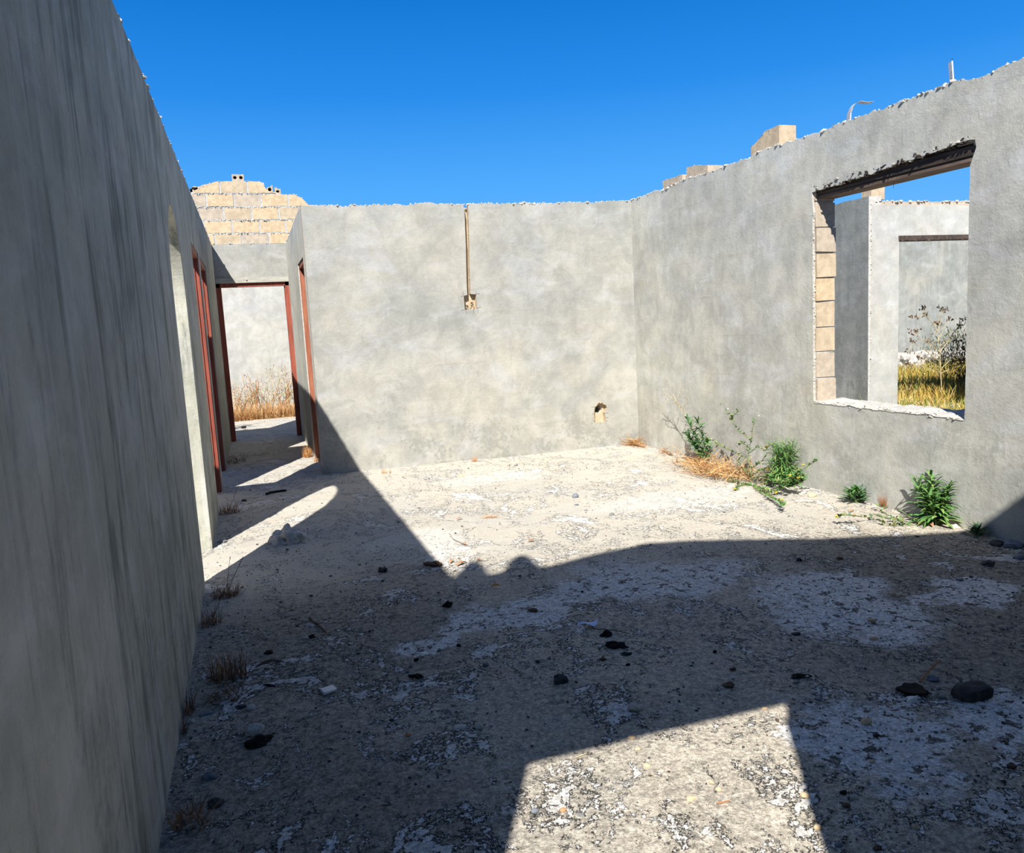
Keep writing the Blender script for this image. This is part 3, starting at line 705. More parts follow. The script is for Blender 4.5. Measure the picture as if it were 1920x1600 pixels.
# ------------------------------------------------------------------ stones and litter
def ground_z(p): return fz(p.x, p.y)
def stone(px, py, wpx, mat, label, name='stone', cat='stone', flat=.6, asp=.8, rough=.45, sub=3, grp=None, seed=None, rot=None):
    p = fl(px, py+wpx*.12); depth = (p-O).dot(Fv); r = wpx/FP*depth/2
    p.z = ground_z(p)
    vs, fs = ICO[sub]; se = seed if seed is not None else px*.37+py*.11; out = []
    a = rnd(-.5, .5) if rot is None else rot; ca, sa = math.cos(a+.32), -math.sin(a+.32)
    for v in vs:
        k = r*(1 + rough*noise.noise(v*1.1+Vector((se, 0, 0))) + rough*.35*noise.noise(v*3+Vector((0, se, 0))))
        if name == 'rounded_block':
            k = r*(1+rough*.5*noise.noise(v*1.5+Vector((se, 0, 0)))); q_ = [math.copysign(abs(c_)**.55, c_) for c_ in v]; v = Vector(q_)*.86
            if v.z > 0 and abs(v.x+.15) < .25: v.z -= .18*(1-abs(v.x+.15)/.25)
        x, y, z = v.x*k, v.y*k*asp, v.z*k*flat
        z = max(z, -r*flat*.45)
        out.append((x*ca-y*sa, x*sa+y*ca, z+r*flat*.40))
    if name == 'concrete_chunk':
        out = [(x, y, z + (.030*max(0, 1-math.hypot(x-.02, y)/.06)**1.5 if z > 0 else 0)) for x, y, z in out]
    b = MB(); b.add(out, fs); o = b.build(name, mat, smooth=rough < .3); o.location = p
    tag(o, label, cat, grp); return o
S = lambda k: M['stone_'+k]
ch = stone(537, 1012, 46, M['conc'], 'jagged grey concrete chunk lying at the edge of the arched sunlight patch', 'concrete_chunk', 'rubble', .8, .85, 1.0, 4, seed=4.2)
stone(1822, 1297, 80, M['stone_d'], 'big dark rounded block lying near the right edge of the floor', 'rounded_block', 'rubble', .5, .62, .30, 3, rot=-.25)
stone(1050, 1276, 28, S('d'), 'dark lumpy stone in the middle of the shaded floor', flat=.8)
stone(1187, 1332, 21, S('p'), 'pale round stone just behind the bright patch top edge', flat=.85, rough=.2)
stone(898, 1360, 17, S('p'), 'pale pebble left of the bright patch corner', 'pebble', 'pebble', .9, .9, .15)
stone(862, 1358, 26, S('p'), 'flat whitish flake left of a pale pebble near the bright patch', 'cement_flake', 'rubble', .12)
stone(478, 1368, 34, M['conc'], 'beige rough stone behind a black lump near the left wall', flat=.8)
stone(484, 1388, 48, M['char'], 'black charred lump in front of a beige stone near the left wall', 'charred_lump', 'charcoal', .5, .6, .8)
stone(392, 1456, 25, S('b'), 'bluish stone close to the foot of the left wall', flat=.7)
stone(404, 1506, 26, S('d'), 'dark stone below the bluish stone by the left wall', flat=.6, rough=.8)
stone(470, 1326, 18, S('p'), 'light oval stone right of the dry grass by the left wall', flat=.7, rough=.2)
stone(452, 1322, 20, S('d'), 'dull flat stone touching a light oval stone by the left wall', flat=.3)
stone(388, 1335, 27, S('b'), 'flat bluish sliver of stone beside the left wall below dry grass', 'stone_sliver', 'stone', .22, .35)
stone(358, 1354, 13, S('p'), 'small pale pebble nearest the left wall below the grass', 'pebble', 'pebble', .8)
stone(718, 1072, 16, S('d'), 'small dark lump left of the sunlight tip', flat=.9, rough=.8)
stone(812, 1056, 30, M['brownst'], 'brown flat stone at the slanting shadow edge', flat=.4, asp=.5, rough=.7)
stone(839, 1138, 16, M['char'], 'black pointed lump below the sunlight tip', 'charred_lump', 'charcoal', .8, .8, .9)
stone(1079, 932, 12, S('b'), 'round blue-grey stone standing in the sunlit floor', flat=.9, rough=.2)
stone(1081, 946, 9, S('b'), 'tiny blue-grey pebble just in front of the round sunlit stone', 'pebble', 'pebble', .4)
stone(1099, 957, 7, S('g'), 'tiny grey pebble midway between two sunlit stones', 'pebble', 'pebble', .5)
stone(1147, 964, 12, S('g'), 'flat grey pebble on the sunlit floor, right of the round stone', 'pebble', 'pebble', .4)
stone(967, 874, 7, S('g'), 'grey pebble in front of the back wall', 'pebble', 'pebble', .7)
stone(865, 893, 9, S('t'), 'tan bit of block near the foot of the back wall', 'rubble_bit', 'rubble', .6)
stone(962, 935, 8, S('p'), 'pale gravel bit in the middle of the sunlit floor', 'pebble', 'pebble', .5)
stone(1625, 1353, 20, S('t'), 'beige stone right of the bright patch tip', flat=.75, rough=.3)
stone(1643, 1378, 14, S('d'), 'dark pebble lying under the beige stone right of the bright patch', 'pebble', 'pebble', .6)
stone(1526, 1297, 15, S('p'), 'pale flat stone above the bright patch tip', flat=.45, rough=.3)
stone(1532, 1311, 9, S('g'), 'grey pebble below the pale flat stone', 'pebble', 'pebble', .6)
stone(1520, 1316, 7, S('d'), 'dark pebble at the upper right of the bright patch tip', 'pebble', 'pebble', .6)
stone(1486, 1317, 9, S('t'), 'brownish pebble just right of the bright patch tip', 'pebble', 'pebble', .8)
stone(1502, 1265, 36, M['char'], 'flat black scrap above the bright patch, right of centre', 'charred_scrap', 'charcoal', .16, .45, .8)
stone(1513, 1269, 9, S('p'), 'white chip at the end of a flat black scrap', 'pebble', 'pebble', .4)
stone(1366, 1287, 22, M['brownst'], 'brown earthy clod above the bright patch', 'clod', 'clod', .45)
stone(1852, 1057, 24, S('d'), 'dark angular stone near the shaded foot of the right wall', flat=.45)
stone(1870, 1072, 9, S('t'), 'small tan pebble below a dark angular stone at right', 'pebble', 'pebble', .6)
stone(1900, 1021, 34, S('b'), 'blue-grey rubble stone against the shaded right wall', flat=.5)
stone(1870, 1018, 26, S('d'), 'dark rubble stone left of the blue-grey one at the right wall', flat=.5)
stone(1912, 1046, 20, S('b'), 'bluish stone at the right frame edge below the wall rubble', flat=.6)
stone(1498, 1052, 10, S('d'), 'small black pebble in the shade below the leafy weeds', 'pebble', 'pebble', .9)
stone(1575, 1049, 12, S('o') if False else M['brownst'], 'brown pebble in the shade, right of a black one', 'pebble', 'pebble', .5)
stone(1674, 1113, 11, S('t'), 'tan pebble alone in the middle of the right shade', 'pebble', 'pebble', .7)
stone(1800, 1088, 13, S('b'), 'flat bluish pebble in the right shade', 'pebble', 'pebble', .4)
stone(1634, 1164, 14, S('t'), 'tan pebble upper of two in the right shade', 'pebble', 'pebble', .7)
stone(1638, 1197, 16, S('t'), 'flat tan pebble lower of two in the right shade', 'pebble', 'pebble', .5)
stone(1493, 1188, 15, S('d'), 'flat dark stone left of the two tan pebbles', flat=.4)
stone(1340, 1223, 8, M['char'], 'round black bead-like pebble on the pale cement skin', 'pebble', 'pebble', .9)
stone(1380, 1245, 8, S('t'), 'dull tan pebble under the pale cement skin', 'pebble', 'pebble', .6)
stone(1374, 1256, 12, M['brownst'], 'brown pebble just below a dull tan one', 'pebble', 'pebble', .5)
stone(1410, 1257, 11, S('t'), 'tan chip among dark crumbs below the pale cement skin', 'pebble', 'pebble', .4)
stone(910, 1245, 12, S('b'), 'bluish triangular pebble left of the dark lumpy stone', 'pebble', 'pebble', .6)
stone(860, 1210, 10, M['char'], 'small black crumb left of centre in the shade', 'charred_lump', 'charcoal', .7)
stone(780, 1237, 10, M['char'], 'black crumb above a longer black scrap', 'charred_lump', 'charcoal', .7)
stone(779, 1266, 22, M['char'], 'long black scrap with a twig, left of centre', 'charred_scrap', 'charcoal', .4, .5, .9)
stone(763, 1258, 9, S('b'), 'blue-grey pebble beside the long black scrap', 'pebble', 'pebble', .7)
stone(1008, 1240, 8, M['brownst'], 'small rust-brown pebble above the dark lumpy stone', 'pebble', 'pebble', .7)
stone(1130, 1236, 14, M['brownst'], 'earthy pebble right of the dark lumpy stone', 'pebble', 'pebble', .5)
stone(1178, 1248, 8, M['char'], 'black speck stone below the charred heap', 'charred_lump', 'charcoal', .7)
stone(504, 1223, 17, M['char'], 'black flake beside the tallest shaded dry grass', 'charred_scrap', 'charcoal', .35)
stone(505, 1281, 24, M['char'], 'thin black sliver left of the white tile', 'charred_scrap', 'charcoal', .18, .3)
stone(493, 1187, 9, S('p'), 'pale pebble left of the broken twig', 'pebble', 'pebble', .6)
stone(574, 1197, 9, S('p'), 'pale pebble beneath the broken twig', 'pebble', 'pebble', .6)
stone(585, 1194, 12, M['char'], 'black lump beneath the broken twig', 'charred_lump', 'charcoal', .6)
stone(765, 1377, 11, S('o'), 'reddish pebble left of the pale flake', 'pebble', 'pebble', .7)
stone(1003, 1523, 15, S('b'), 'blue-grey pebble inside the bright patch at left', 'pebble', 'pebble', .5, .8, .2)
stone(1056, 1522, 13, S('o'), 'orange pebble inside the bright patch', 'pebble', 'pebble', .6, .8, .2)
stone(1184, 1386, 14, S('t'), 'cream pebble near the top left of the bright patch', 'pebble', 'pebble', .5, .8, .2)
stone(1196, 1409, 10, S('t'), 'smaller peach pebble below the cream pebble', 'pebble', 'pebble', .6, .8, .2)
stone(1213, 1439, 13, S('t'), 'tan pebble left of the white cement stain in the bright patch', 'pebble', 'pebble', .6, .8, .3)
stone(1192, 1450, 7, S('p'), 'tiny whitish pebble beside the tan pebble in the bright patch', 'pebble', 'pebble', .6)
stone(1295, 1498, 19, S('t'), 'peach wedge-shaped pebble, biggest in the bright patch', 'pebble', 'pebble', .5, .7, .3)
stone(1347, 1480, 12, S('t'), 'round peach pebble right of the wedge-shaped one', 'pebble', 'pebble', .7, .9, .15)
stone(1334, 1466, 9, S('t'), 'small peach pebble above the round peach one', 'pebble', 'pebble', .6)
stone(1433, 1328, 12, S('t'), 'tan pebble close to the bright patch tip', 'pebble', 'pebble', .5, .7, .2)
stone(1509, 1489, 17, S('t'), 'peach pebble on the right edge of the bright patch', 'pebble', 'pebble', .6, .8, .2)
stone(1533, 1548, 16, S('t'), 'lowest peach pebble on the right edge of the bright patch', 'pebble', 'pebble', .7, .8, .2)
stone(1487, 1481, 9, S('p'), 'white pebble left of the right-edge peach pebble', 'pebble', 'pebble', .6)
stone(1582, 1487, 14, M['char'], 'black pebble just outside the patch, right side', 'pebble', 'pebble', .6)
stone(1586, 1509, 16, M['brownst'], 'brown pebble just outside the patch, below the black one', 'pebble', 'pebble', .5)
stone(1636, 1427, 11, S('t'), 'tan pebble in the shade right of the patch', 'pebble', 'pebble', .5)
stone(1572, 1580, 15, S('b'), 'bluish pebble at the bottom right of the patch', 'pebble', 'pebble', .5)
stone(1645, 1590, 15, M['brownst'], 'brownish pebble at the bottom edge right of the patch', 'pebble', 'pebble', .6)
stone(1716, 1549, 11, S('t'), 'tan pebble in the lower right shade', 'pebble', 'pebble', .7)
stone(1896, 1438, 16, S('o') if False else M['brownst'], 'rusty brown pebble near the right frame edge', 'pebble', 'pebble', .7)
stone(1766, 1309, 15, S('g'), 'grey stone left of the big dark block', flat=.5)
stone(1760, 1294, 9, S('g'), 'grey pebble between the black hole disc and big block', 'pebble', 'pebble', .6)
stone(1749, 1275, 20, S('b'), 'dark blue-grey stone with a straw leaning on it', flat=.5, rough=.6)
stone(1505, 926, 12, S('p'), 'white stone at the foot of the right wall beside the weeds', flat=.7)
stone(1523, 930, 17, S('t'), 'tan round stone in front of the weeds at the right wall', flat=.6, rough=.2)
stone(1543, 919, 8, S('p'), 'small pale pebble against the right wall beyond the weeds', 'pebble', 'pebble', .6)
stone(1790, 988, 16, S('p'), 'cream stone at the wall foot right of the leafy plant', flat=.7, rough=.5)
stone(1806, 997, 12, S('p'), 'small cream stone at the shadow tip by the right wall', flat=.5)
stone(458, 938, 10, S('d'), 'dark stone in front of the corridor doorways', flat=.5)
stone(417, 1015, 15, S('g'), 'grey stone at the foot of the arch pier', flat=.5)
stone(412, 1024, 9, S('p'), 'pale bit at the foot of the arch pier', 'pebble', 'pebble', .5)
stone(457, 802, 9, M['char'], 'black lump at the edge of the far sunlit yard strip', 'charred_lump', 'charcoal', .7)
# flat black disc painting the dark of a floor hole, white shard in front
p = fl(1710, 1298); b = MB(); se = 3.0; ring = []
for i in range(28):
    a = 2*math.pi*i/28; r = .056*(1+.35*noise.noise(Vector((math.cos(a)*1.6, math.sin(a)*1.6, se)))+.12*noise.noise(Vector((math.cos(a)*6, math.sin(a)*6, 1))))
    ring.append((r*math.cos(a), r*.85*math.sin(a)))
b.add([(x, y, .003) for x, y in ring]+[(x*.9, y*.9, .012) for x, y in ring]+[(0, 0, .009)], [(i, (i+1) % 28, 28+(i+1) % 28, 28+i) for i in range(28)]+[(28+i, 28+(i+1) % 28, 56) for i in range(28)])
o = b.build('hole_disc', M['char']); o.location = (p.x, p.y, fz(p.x, p.y)+.002); tag(o, 'flat black disc standing in for a floor hole left of the big dark block', 'floor hole')
stone(1713, 1307, 30, M['tile'], 'white broken shard in front of the black hole disc', 'plaster_shard', 'rubble', .22, .4, .8)
# burnt heap: a few charred bits by the paper
stone(1138, 1187, 22, M['char'], 'upper charred clod beside the blue paper scrap', 'charred_lump', 'charcoal', .5, .7, .9)
stone(1140, 1181, 11, S('p'), 'pale bit lying on top of the upper charred clod', 'pebble', 'pebble', .6)
stone(1155, 1207, 36, M['char'], 'main charred clod below the blue paper scrap', 'charred_lump', 'charcoal', .45, .6, 1.0)
stone(1174, 1224, 18, S('d'), 'dark crumbly clod at the lower end of the charred heap', 'clod', 'clod', .4, .6, .9)
stone(1000, 1145, 18, M['brownst'], 'dark brown clod left of the blue paper scrap', 'clod', 'clod', .4, .7, .7)

# tile, paper, leaves, twigs
def slab(name, px, py, w, d, h, rot, mat, label, cat, lift=0.0, j=0.0):
    p = fl(px, py); z = fz(p.x, p.y)+lift; b = MB()
    c, s_ = math.cos(rot), math.sin(rot); vs = []
    for k in (0, 1):
        for (x, y) in ((-w/2, -d/2), (w/2, -d/2), (w/2, d/2), (-w/2, d/2)):
            x += rnd(-j, j); y += rnd(-j, j); vs.append((x*c-y*s_, x*s_+y*c, h*k))
    b.add(vs, [(3, 2, 1, 0), (4, 5, 6, 7), (0, 1, 5, 4), (1, 2, 6, 5), (2, 3, 7, 6), (3, 0, 4, 7)])
    o = b.build(name, mat); o.location = (p.x, p.y, z); return tag(o, label, cat)
slab('tile_piece', 616, 1295, .058, .05, .010, .25, M['tile'], 'small white square tile piece on the shaded floor', 'tile', .004, .003)
b = MB(); vs = []
for i in range(9):
    t = i/8
    for q in (-1, 1): vs.append((.095*t-.045, q*(.008+.030*t**1.5), .004+.012*abs(q)*t+.006*math.sin(t*6+q)))
b.add(vs, [(i*2, i*2+2, i*2+3, i*2+1) for i in range(8)])
p = fl(1101, 1173); o = b.build('paper_scrap', M['paper']); o.location = (p.x, p.y, fz(p.x, p.y)+.006); o.rotation_euler = (0, 0, -.65); tag(o, 'pale blue crumpled paper scrap beside the charred clods', 'paper')
def leaf(px, py, L, w, rot, mat, label, cat='leaf', curl=.3, name='dead_leaf'):
    p = fl(px, py); b = MB(); n = 8; vs = []
    for i in range(n+1):
        t = i/n; wi = w*math.sin(math.pi*min(.98, t*.94+.03))**.7
        for q in (-1, 0, 1): vs.append((L*(t-.5), q*wi/2, .004+abs(q)*wi*curl+.01*math.sin(t*3.1)+.003*nz(t*4, q, L*50)))
    b.add(vs, [(i*3+q, i*3+q+1, (i+1)*3+q+1, (i+1)*3+q) for i in range(n) for q in range(2)])
    o = b.build(name, mat, smooth=True); o.location = (p.x, p.y, fz(p.x, p.y)+.003); o.rotation_euler = (rnd(-.1, .1), rnd(-.1, .1), rot); return tag(o, label, cat)
leaf(930, 1104, .062, .024, -.2, M['orangeleaf'], 'bright orange leaf in the shade right of the sunlight tip')
leaf(996, 1017, .05, .022, -.2, M['deadleaf'], 'brown leaf lying alone on the sunlit floor')
leaf(861, 977, .055, .02, 0, M['deadleaf'], 'tan leaf on the sunlit floor near the slanting shadow')
leaf(847, 1054, .05, .022, .9, M['deadleaf'], 'left curled leaf in the sunlight tip')
leaf(866, 1058, .085, .03, .4, M['deadleaf'], 'largest curled leaf in the sunlight tip')
leaf(898, 1053, .04, .02, -.3, M['deadleaf'], 'leaf crossing the shadow at the right of the sunlight tip')
leaf(870, 1024, .05, .02, -.9, M['deadleaf'], 'reddish leaf at the end of a dry twig on the sunlit floor')
leaf(505, 1250, .13, .032, -.1, M['brownst'], 'long brown bark strip beside the shaded dry grass', 'bark', name='bark_strip')
leaf(1597, 962, .04, .02, .3, M['deadleaf'], 'small reddish leaf in front of the low green plant')
for i, (x, y, r, lb) in enumerate([(1728, 985, .2, 'left'), (1746, 987, 1.0, 'middle'), (1764, 982, 2.4, 'right')]):
    leaf(x, y, .07, .028, r, M['deadleaf'], lb+' of three withered leaves under the big leafy plant', name='dead_leaf')
def twig(name, pix, r, mat, label, lift=.006, cat='twig', z=None):
    pts = []
    for i, (x, y) in enumerate(pix):
        p = fl(x, y); p.z = fz(p.x, p.y)+lift+(z[i] if z else 0); pts.append(p)
    b = MB(); b.tube(pts, r, r*.7, 6); o = b.build(name, mat, loc=pts[0]); return tag(o, label, cat)
twig('broken_twig', [(580, 1160), (588, 1167), (597, 1173), (604, 1180), (612, 1188)], .0065, M['stick'], 'broken stubby twig on the shaded floor left of centre')
twig('straw_stalk', [(574, 1198), (590, 1194), (612, 1188), (622, 1182)], .002, M['straw3'], 'thin straw stalk touching the end of the broken twig')
twig('dry_twig', [(843, 1004), (850, 1014), (862, 1019), (872, 1023)], .002, M['stick'], 'thin forked dry twig on the sunlit floor near the shadow')
twig('straw_stalk', [(1725, 1283), (1745, 1268), (1763, 1257)], .004, M['straw2'], 'orange straw leaning over a dark stone beside the big dark block', z=[.0, .02, .035])
twig('dry_twig', [(1112, 1180), (1150, 1184), (1180, 1190)], .002, M['dimstraw'], 'thin stalk running right from the blue paper scrap')
twig('charred_twig', [(500, 929), (508, 926), (518, 924), (530, 922), (537, 922)], .014, M['char'], 'black charred twig lying before the corridor mouth', .01)
twig('straw_stalk', [(775, 1275), (785, 1262)], .003, M['straw2'], 'short straw in the long black scrap')
twig('dry_twig', [(1344, 1510), (1356, 1508), (1368, 1505)], .003, M['deadleaf'], 'small reddish twig inside the bright patch')
twig('straw_stalk', [(1080, 1505-80), (1100, 1418)], .0015, M['straw3'], 'hair-thin straw at the top left of the bright patch')

# gravel too fine to count
gv = MB(); placed = 0
while placed < 5200:
    x = rnd(-.38, 4.3); y = 1.6+7.0*random.random()**1.5
    if x > bx(y)-.02 or y > by(x)-.03: continue
    dn = .5+.9*nz(x*.9, y*.9, 4)+.5*nz(x*3, y*3, 8)+(.35 if x > 2.6 and y < 4.5 else 0)+(.25 if x < .4 else 0)
    if random.random() > dn: continue
    r = rnd(.0018, .0055)*(1.9 if random.random() < .07 else 1)
    gv.lump((x, y, fz(x, y)+r*.35), r, rnd(.8, 1.7), rnd(.7, 1.2), rnd(.4, .8), random.choice((0, 0, 1, 2, 2, 3, 4)), 1, .5); placed += 1
tag(gv.build('gravel', [M['stone_g'], M['stone_p'], M['stone_d'], M['conc'], M['brownst']]), 'fine gravel and grit strewn over the concrete floor', 'gravel', kind='stuff')

# ------------------------------------------------------------------ plants
def tuft(px, py, n, L, w, spread, mats, label, name='dry_grass_tuft', cat='dry grass', lean=(.05, .8), rad=.04, bend=.5, pos=None, parent=None, stalks=0):
    p = pos.copy() if pos is not None else fl(px, py)
    if pos is None: p.z = fz(p.x, p.y)
    b = MB()
    for i in range(n):
        a = rnd(0, 6.283); q = rad*math.sqrt(random.random())
        b.blade(p+Vector((math.cos(a)*q*spread, math.sin(a)*q, -.003)), rnd(0, 6.28), rnd(*lean), L*rnd(.35, 1), w*rnd(.7, 1.2), rnd(-.1, bend), 3, random.randrange(len(mats)), roll=rnd(-.6, .6))
    o = b.build(name, mats, loc=p); tag(o, label, cat)
    if stalks:
        s_ = MB()
        for i in range(stalks):
            a = rnd(-.6, 1.2); ln = rnd(.10, .16)+L
            e = [p+Vector((math.cos(a)*ln*t*.45, math.sin(a)*ln*t*.3, ln*t*(1-.12*t))) for t in (0, .25, .5, .75, 1)]
            s_.tube(e, .0016, .001, 4)
            s_.tube([e[-1]-(e[-1]-e[-2])*.3, e[-1]], .0032, .001, 5)
        c = child(s_, 'stalk', mats[0], o); c['label'] = 'thin upright seed stalks'
    return o
def straw_heap(pts, n, L, label, mats, h=.08, name='straw_heap', cat='dry grass', ang=None):
    """dry stalks lying criss-cross along a line of floor points"""
    b = MB(); P = []
    for x, y in pts:
        q = fl(x, y); q.z = fz(q.x, q.y); P.append(q)
    for i in range(n):
        k = rnd(0, len(P)-1.001); j = int(k); q = P[j].lerp(P[j+1], k-j)
        r = h*1.6; q = q + Vector((random.gauss(0, r*.55), random.gauss(0, r*.55), 0)); q.x = min(q.x, bx(q.y)-.10); q.y = min(q.y, by(q.x)-.09); q.z = fz(q.x, q.y)+rnd(0, h)*random.random()
        b.blade(q, rnd(0, 6.28) if ang is None else random.gauss(ang, .8), rnd(.9, 1.6), L*rnd(.4, 1.1), .0045*rnd(.7, 1.4), rnd(.1, .5), 3, random.randrange(len(mats)), roll=rnd(-.8, .8))
    return tag(b.build(name, mats, loc=P[0]), label, cat)
ST = [M['straw'], M['straw2'], M['straw3']]; SD = [M['dimstraw'], M['straw2'], M['stick']]
straw_heap([(1172, 834), (1200, 832), (1232, 836)], 330, .17, 'mound of orange straw in the far corner of the room', ST, .07)
straw_heap([(1262, 846), (1280, 852)], 90, .13, 'small rusty straw tuft between the corner mound and the weeds', [M['straw2'], M['dimstraw']], .05)
straw_heap([(1300, 866), (1322, 884), (1355, 893), (1405, 900)], 1150, .27, 'long heap of golden straw lying below the weeds at the right wall', ST, .13)
tuft(723, 888, 40, .08, .004, 2, ST, 'small orange grass tuft by the back wall near the shadow', rad=.03)
tuft(890, 866, 45, .09, .004, 1.2, ST[:2], 'brown grass tuft at the foot of the back wall under the socket chase', rad=.03, lean=(.0, .4))
tuft(918, 972, 60, .12, .003, 1.8, ST, 'sparse straw wisp lying in the middle of the sunlit floor', lean=(1.0, 1.5), rad=.03)
tuft(752, 918, 20, .08, .003, 2, [M['straw2']], 'faint straw wisp right of the slanting shadow', lean=(1.2, 1.5), rad=.025)
tuft(640, 905, 26, .09, .003, 2, SD, 'thin rusty wisps on the shaded floor under the back wall end', lean=(.6, 1.5), rad=.08)
tuft(1672, 950, 90, .13, .004, 1, [M['straw2'], M['deadleaf']], 'reddish dry tuft between the low plant and the big leafy plant', rad=.03)
tuft(428, 962, 120, .14, .004, 1.5, SD, 'shaded dry grass tuft beyond the arch pier', rad=.07, lean=(.1, 1.2), stalks=1)
tuft(424, 1120, 130, .11, .004, 1.4, SD, 'shaded dry grass tuft with tall seed stalks beside the arch light', rad=.055, lean=(.1, 1.1), stalks=4)
tuft(394, 1172, 70, .12, .004, 1.2, SD, 'dry tuft hugging the left wall below the arch', rad=.05, stalks=1)
tuft(428, 1270, 150, .15, .0045, 1.2, SD, 'tallest shaded dry grass clump by the left wall', rad=.07, lean=(.0, 1.0))
tuft(420, 1310, 80, .12, .0045, 1.2, SD, 'sprawling dry grass in front of the tallest clump', rad=.07, lean=(.6, 1.4))
tuft(352, 1335, 60, .12, .004, .7, SD, 'thin dry blades against the left wall beside a pale pebble', rad=.04)
tuft(342, 1372, 40, .10, .004, .5, SD, 'few dry blades at the very foot of the left wall', rad=.03)
tuft(360, 1545, 80, .11, .004, 1, SD, 'lowest dry tuft beside the left wall near the bottom', rad=.06, lean=(.3, 1.3))
tuft(432, 868, 140, .16, .005, 1.3, SD, 'dry grass along the left side inside the corridor', rad=.16, lean=(.4, 1.4))
tuft(458, 855, 60, .16, .005, 3, SD, 'flattened dry grass spreading into the corridor floor', rad=.12, lean=(1.1, 1.5))
tuft(577, 858, 150, .2, .005, .8, ST[:2], 'rusty dry grass at the foot of the corridor doorway jamb', rad=.08, lean=(.0, .6))
tuft(596, 866, 60, .1, .005, .8, ST[:2], 'short rusty grass under the orange-brown door jamb', rad=.05)

def leafy(name, pos, label, cat, n_stem, H, leafL, leafw, per, mats, spread=.5, droop=1.2, stemmat='stemg', seg=5, lean0=.3):
    """upright stems carrying many lance leaves: children stem (each) and foliage"""
    root = empty(name, pos); tag(root, label, cat)
    fo = MB()
    for s_ in range(n_stem):
        az = rnd(0, 6.28); le = rnd(.0, spread) if s_ else .05; h = H*rnd(.75, 1) if s_ else H
        pts = []; q = Vector(pos)+Vector((rnd(-.02, .02), rnd(-.02, .02), -.005)); ang = le
        for i in range(7):
            pts.append(q.copy()); q = q+Vector((math.cos(az)*math.sin(ang), math.sin(az)*math.sin(ang), math.cos(ang)))*h/6; ang += .04
        st = MB(); st.tube(pts, .005, .002, 5); child(st, 'stem', M[stemmat], root)
        for k in range(per):
            t = (k+.5)/per; f = t*6; i = min(5, int(f)); q = pts[i].lerp(pts[i+1], f-i)
            a = k*2.4+rnd(-.4, .4); s2 = 1-.45*t
            fo.blade(q, a, rnd(.35, .8)*(1.15-.6*t)+lean0, leafL*s2*rnd(.7, 1.1), leafw*s2*rnd(.8, 1.1), droop*rnd(.5, 1.1), seg, random.randrange(len(mats)), shape='leaf', fold=.15, roll=rnd(-.3, .3))
    child(fo, 'foliage', mats, root)
    return root
G2 = [M['leafg'], M['leafg'], M['leafl']]; GB = [M['leafb'], M['leafg']]
def wallpos(px, py, off=.06):
    p = fl(px, py); p.x = min(p.x, bx(p.y)-off); p.z = fz(p.x, p.y); return p
leafy('leafy_plant', wallpos(1753, 982), 'big bright green leafy plant at the right wall beside the shadow tip', 'plant', 7, .34, .20, .030, 34, G2, .42, 1.5)
leafy('narrow_leaf_plant', wallpos(1478, 908, .10), 'dense narrow-leaved green plant, upright, right of the flowering weeds', 'plant', 9, .40, .25, .0125, 52, G2, .20, 2.0)
leafy('leafy_plant', wallpos(1607, 944), 'low blue-green rosette plant at the right wall under the window', 'plant', 5, .12, .15, .030, 15, GB, .6, .9)
leafy('leafy_plant', wallpos(1838, 1003), 'small dark plant in the shade at the foot of the right wall', 'plant', 4, .07, .10, .024, 10, [M['leafb']], .5, .7)

def weed(name, label, stems, leafn, leafL, leafw, mats, r0=.0035, flowers=(), fluffs=(), stem='stemg', X=None, Y=None, seedn=0, cat='weed', leafrange=(0, 1)):
    """branching weed drawn as stem polylines; nodes are (px, py, plane offset) on plane x = X or y = Y"""
    def P(n):
        d = n[2] if len(n) > 2 else 0.0
        if X is not None: return at_x(n[0], n[1], X+d)
        return at_y(n[0], n[1], Y+d)
    base = P(stems[0][0]); root = empty(name, base); tag(root, label, cat); fo = MB()
    sd_ = MB()
    for k, s_ in enumerate(stems):
        pts = [P(n) for n in s_]
        pts = [p if p.z > fz(p.x, p.y) else Vector((p.x, p.y, fz(p.x, p.y)+.004)) for p in pts]
        b = MB(); b.tube(pts, r0*(1 if k == 0 else .7), r0*.35, 5); child(b, 'stem', M[stem], root)
        tot = sum((b_-a_).length for a_, b_ in zip(pts[:-1], pts[1:])); m = max(2, int(leafn*tot))
        for i in range(m):
            t = leafrange[0]+(leafrange[1]-leafrange[0])*(i+rnd(0, 1))/m; f = t*(len(pts)-1); j = min(len(pts)-2, int(f)); q = pts[j].lerp(pts[j+1], f-j)
            fo.blade(q, rnd(0, 6.28), rnd(.5, 1.5), leafL*rnd(.5, 1.1), leafw*rnd(.6, 1.1), rnd(0, 1.0), 3, random.randrange(len(mats)), shape='leaf', fold=.15, roll=rnd(-.4, .4))
        if seedn:
            for i in range(seedn):
                q = pts[-1]+Vector((random.gauss(0, .03), random.gauss(0, .03), random.gauss(0, .02)))
                sd_.lump(q, rnd(.007, .014), mi=0, rough=.8)
                sd_.blade(q, rnd(0, 6.28), rnd(0, 2), .05, .012, .4, 2, 0)
            child(sd_, 'seed_head', M['seed'], root); sd_ = MB()
    child(fo, 'foliage', mats, root)
    for n in flowers:
        c = P(n); c.z = max(c.z, .012); b = MB()
        for i in range(10): b.blade(c, 2*math.pi*i/10+rnd(-.1, .1), rnd(.7, 1.2), .018, .010, .2, 2, 0, shape='leaf')
        b.lump(c, .005, mi=0); child(b, 'flower', M['yellow'], root)
    for n in fluffs:
        c = P(n); b = MB(); b.lump(c, .008, mi=0, rough=.7); child(b, 'seed_head', M['fluff'], root)
    return root
XW = 4.18
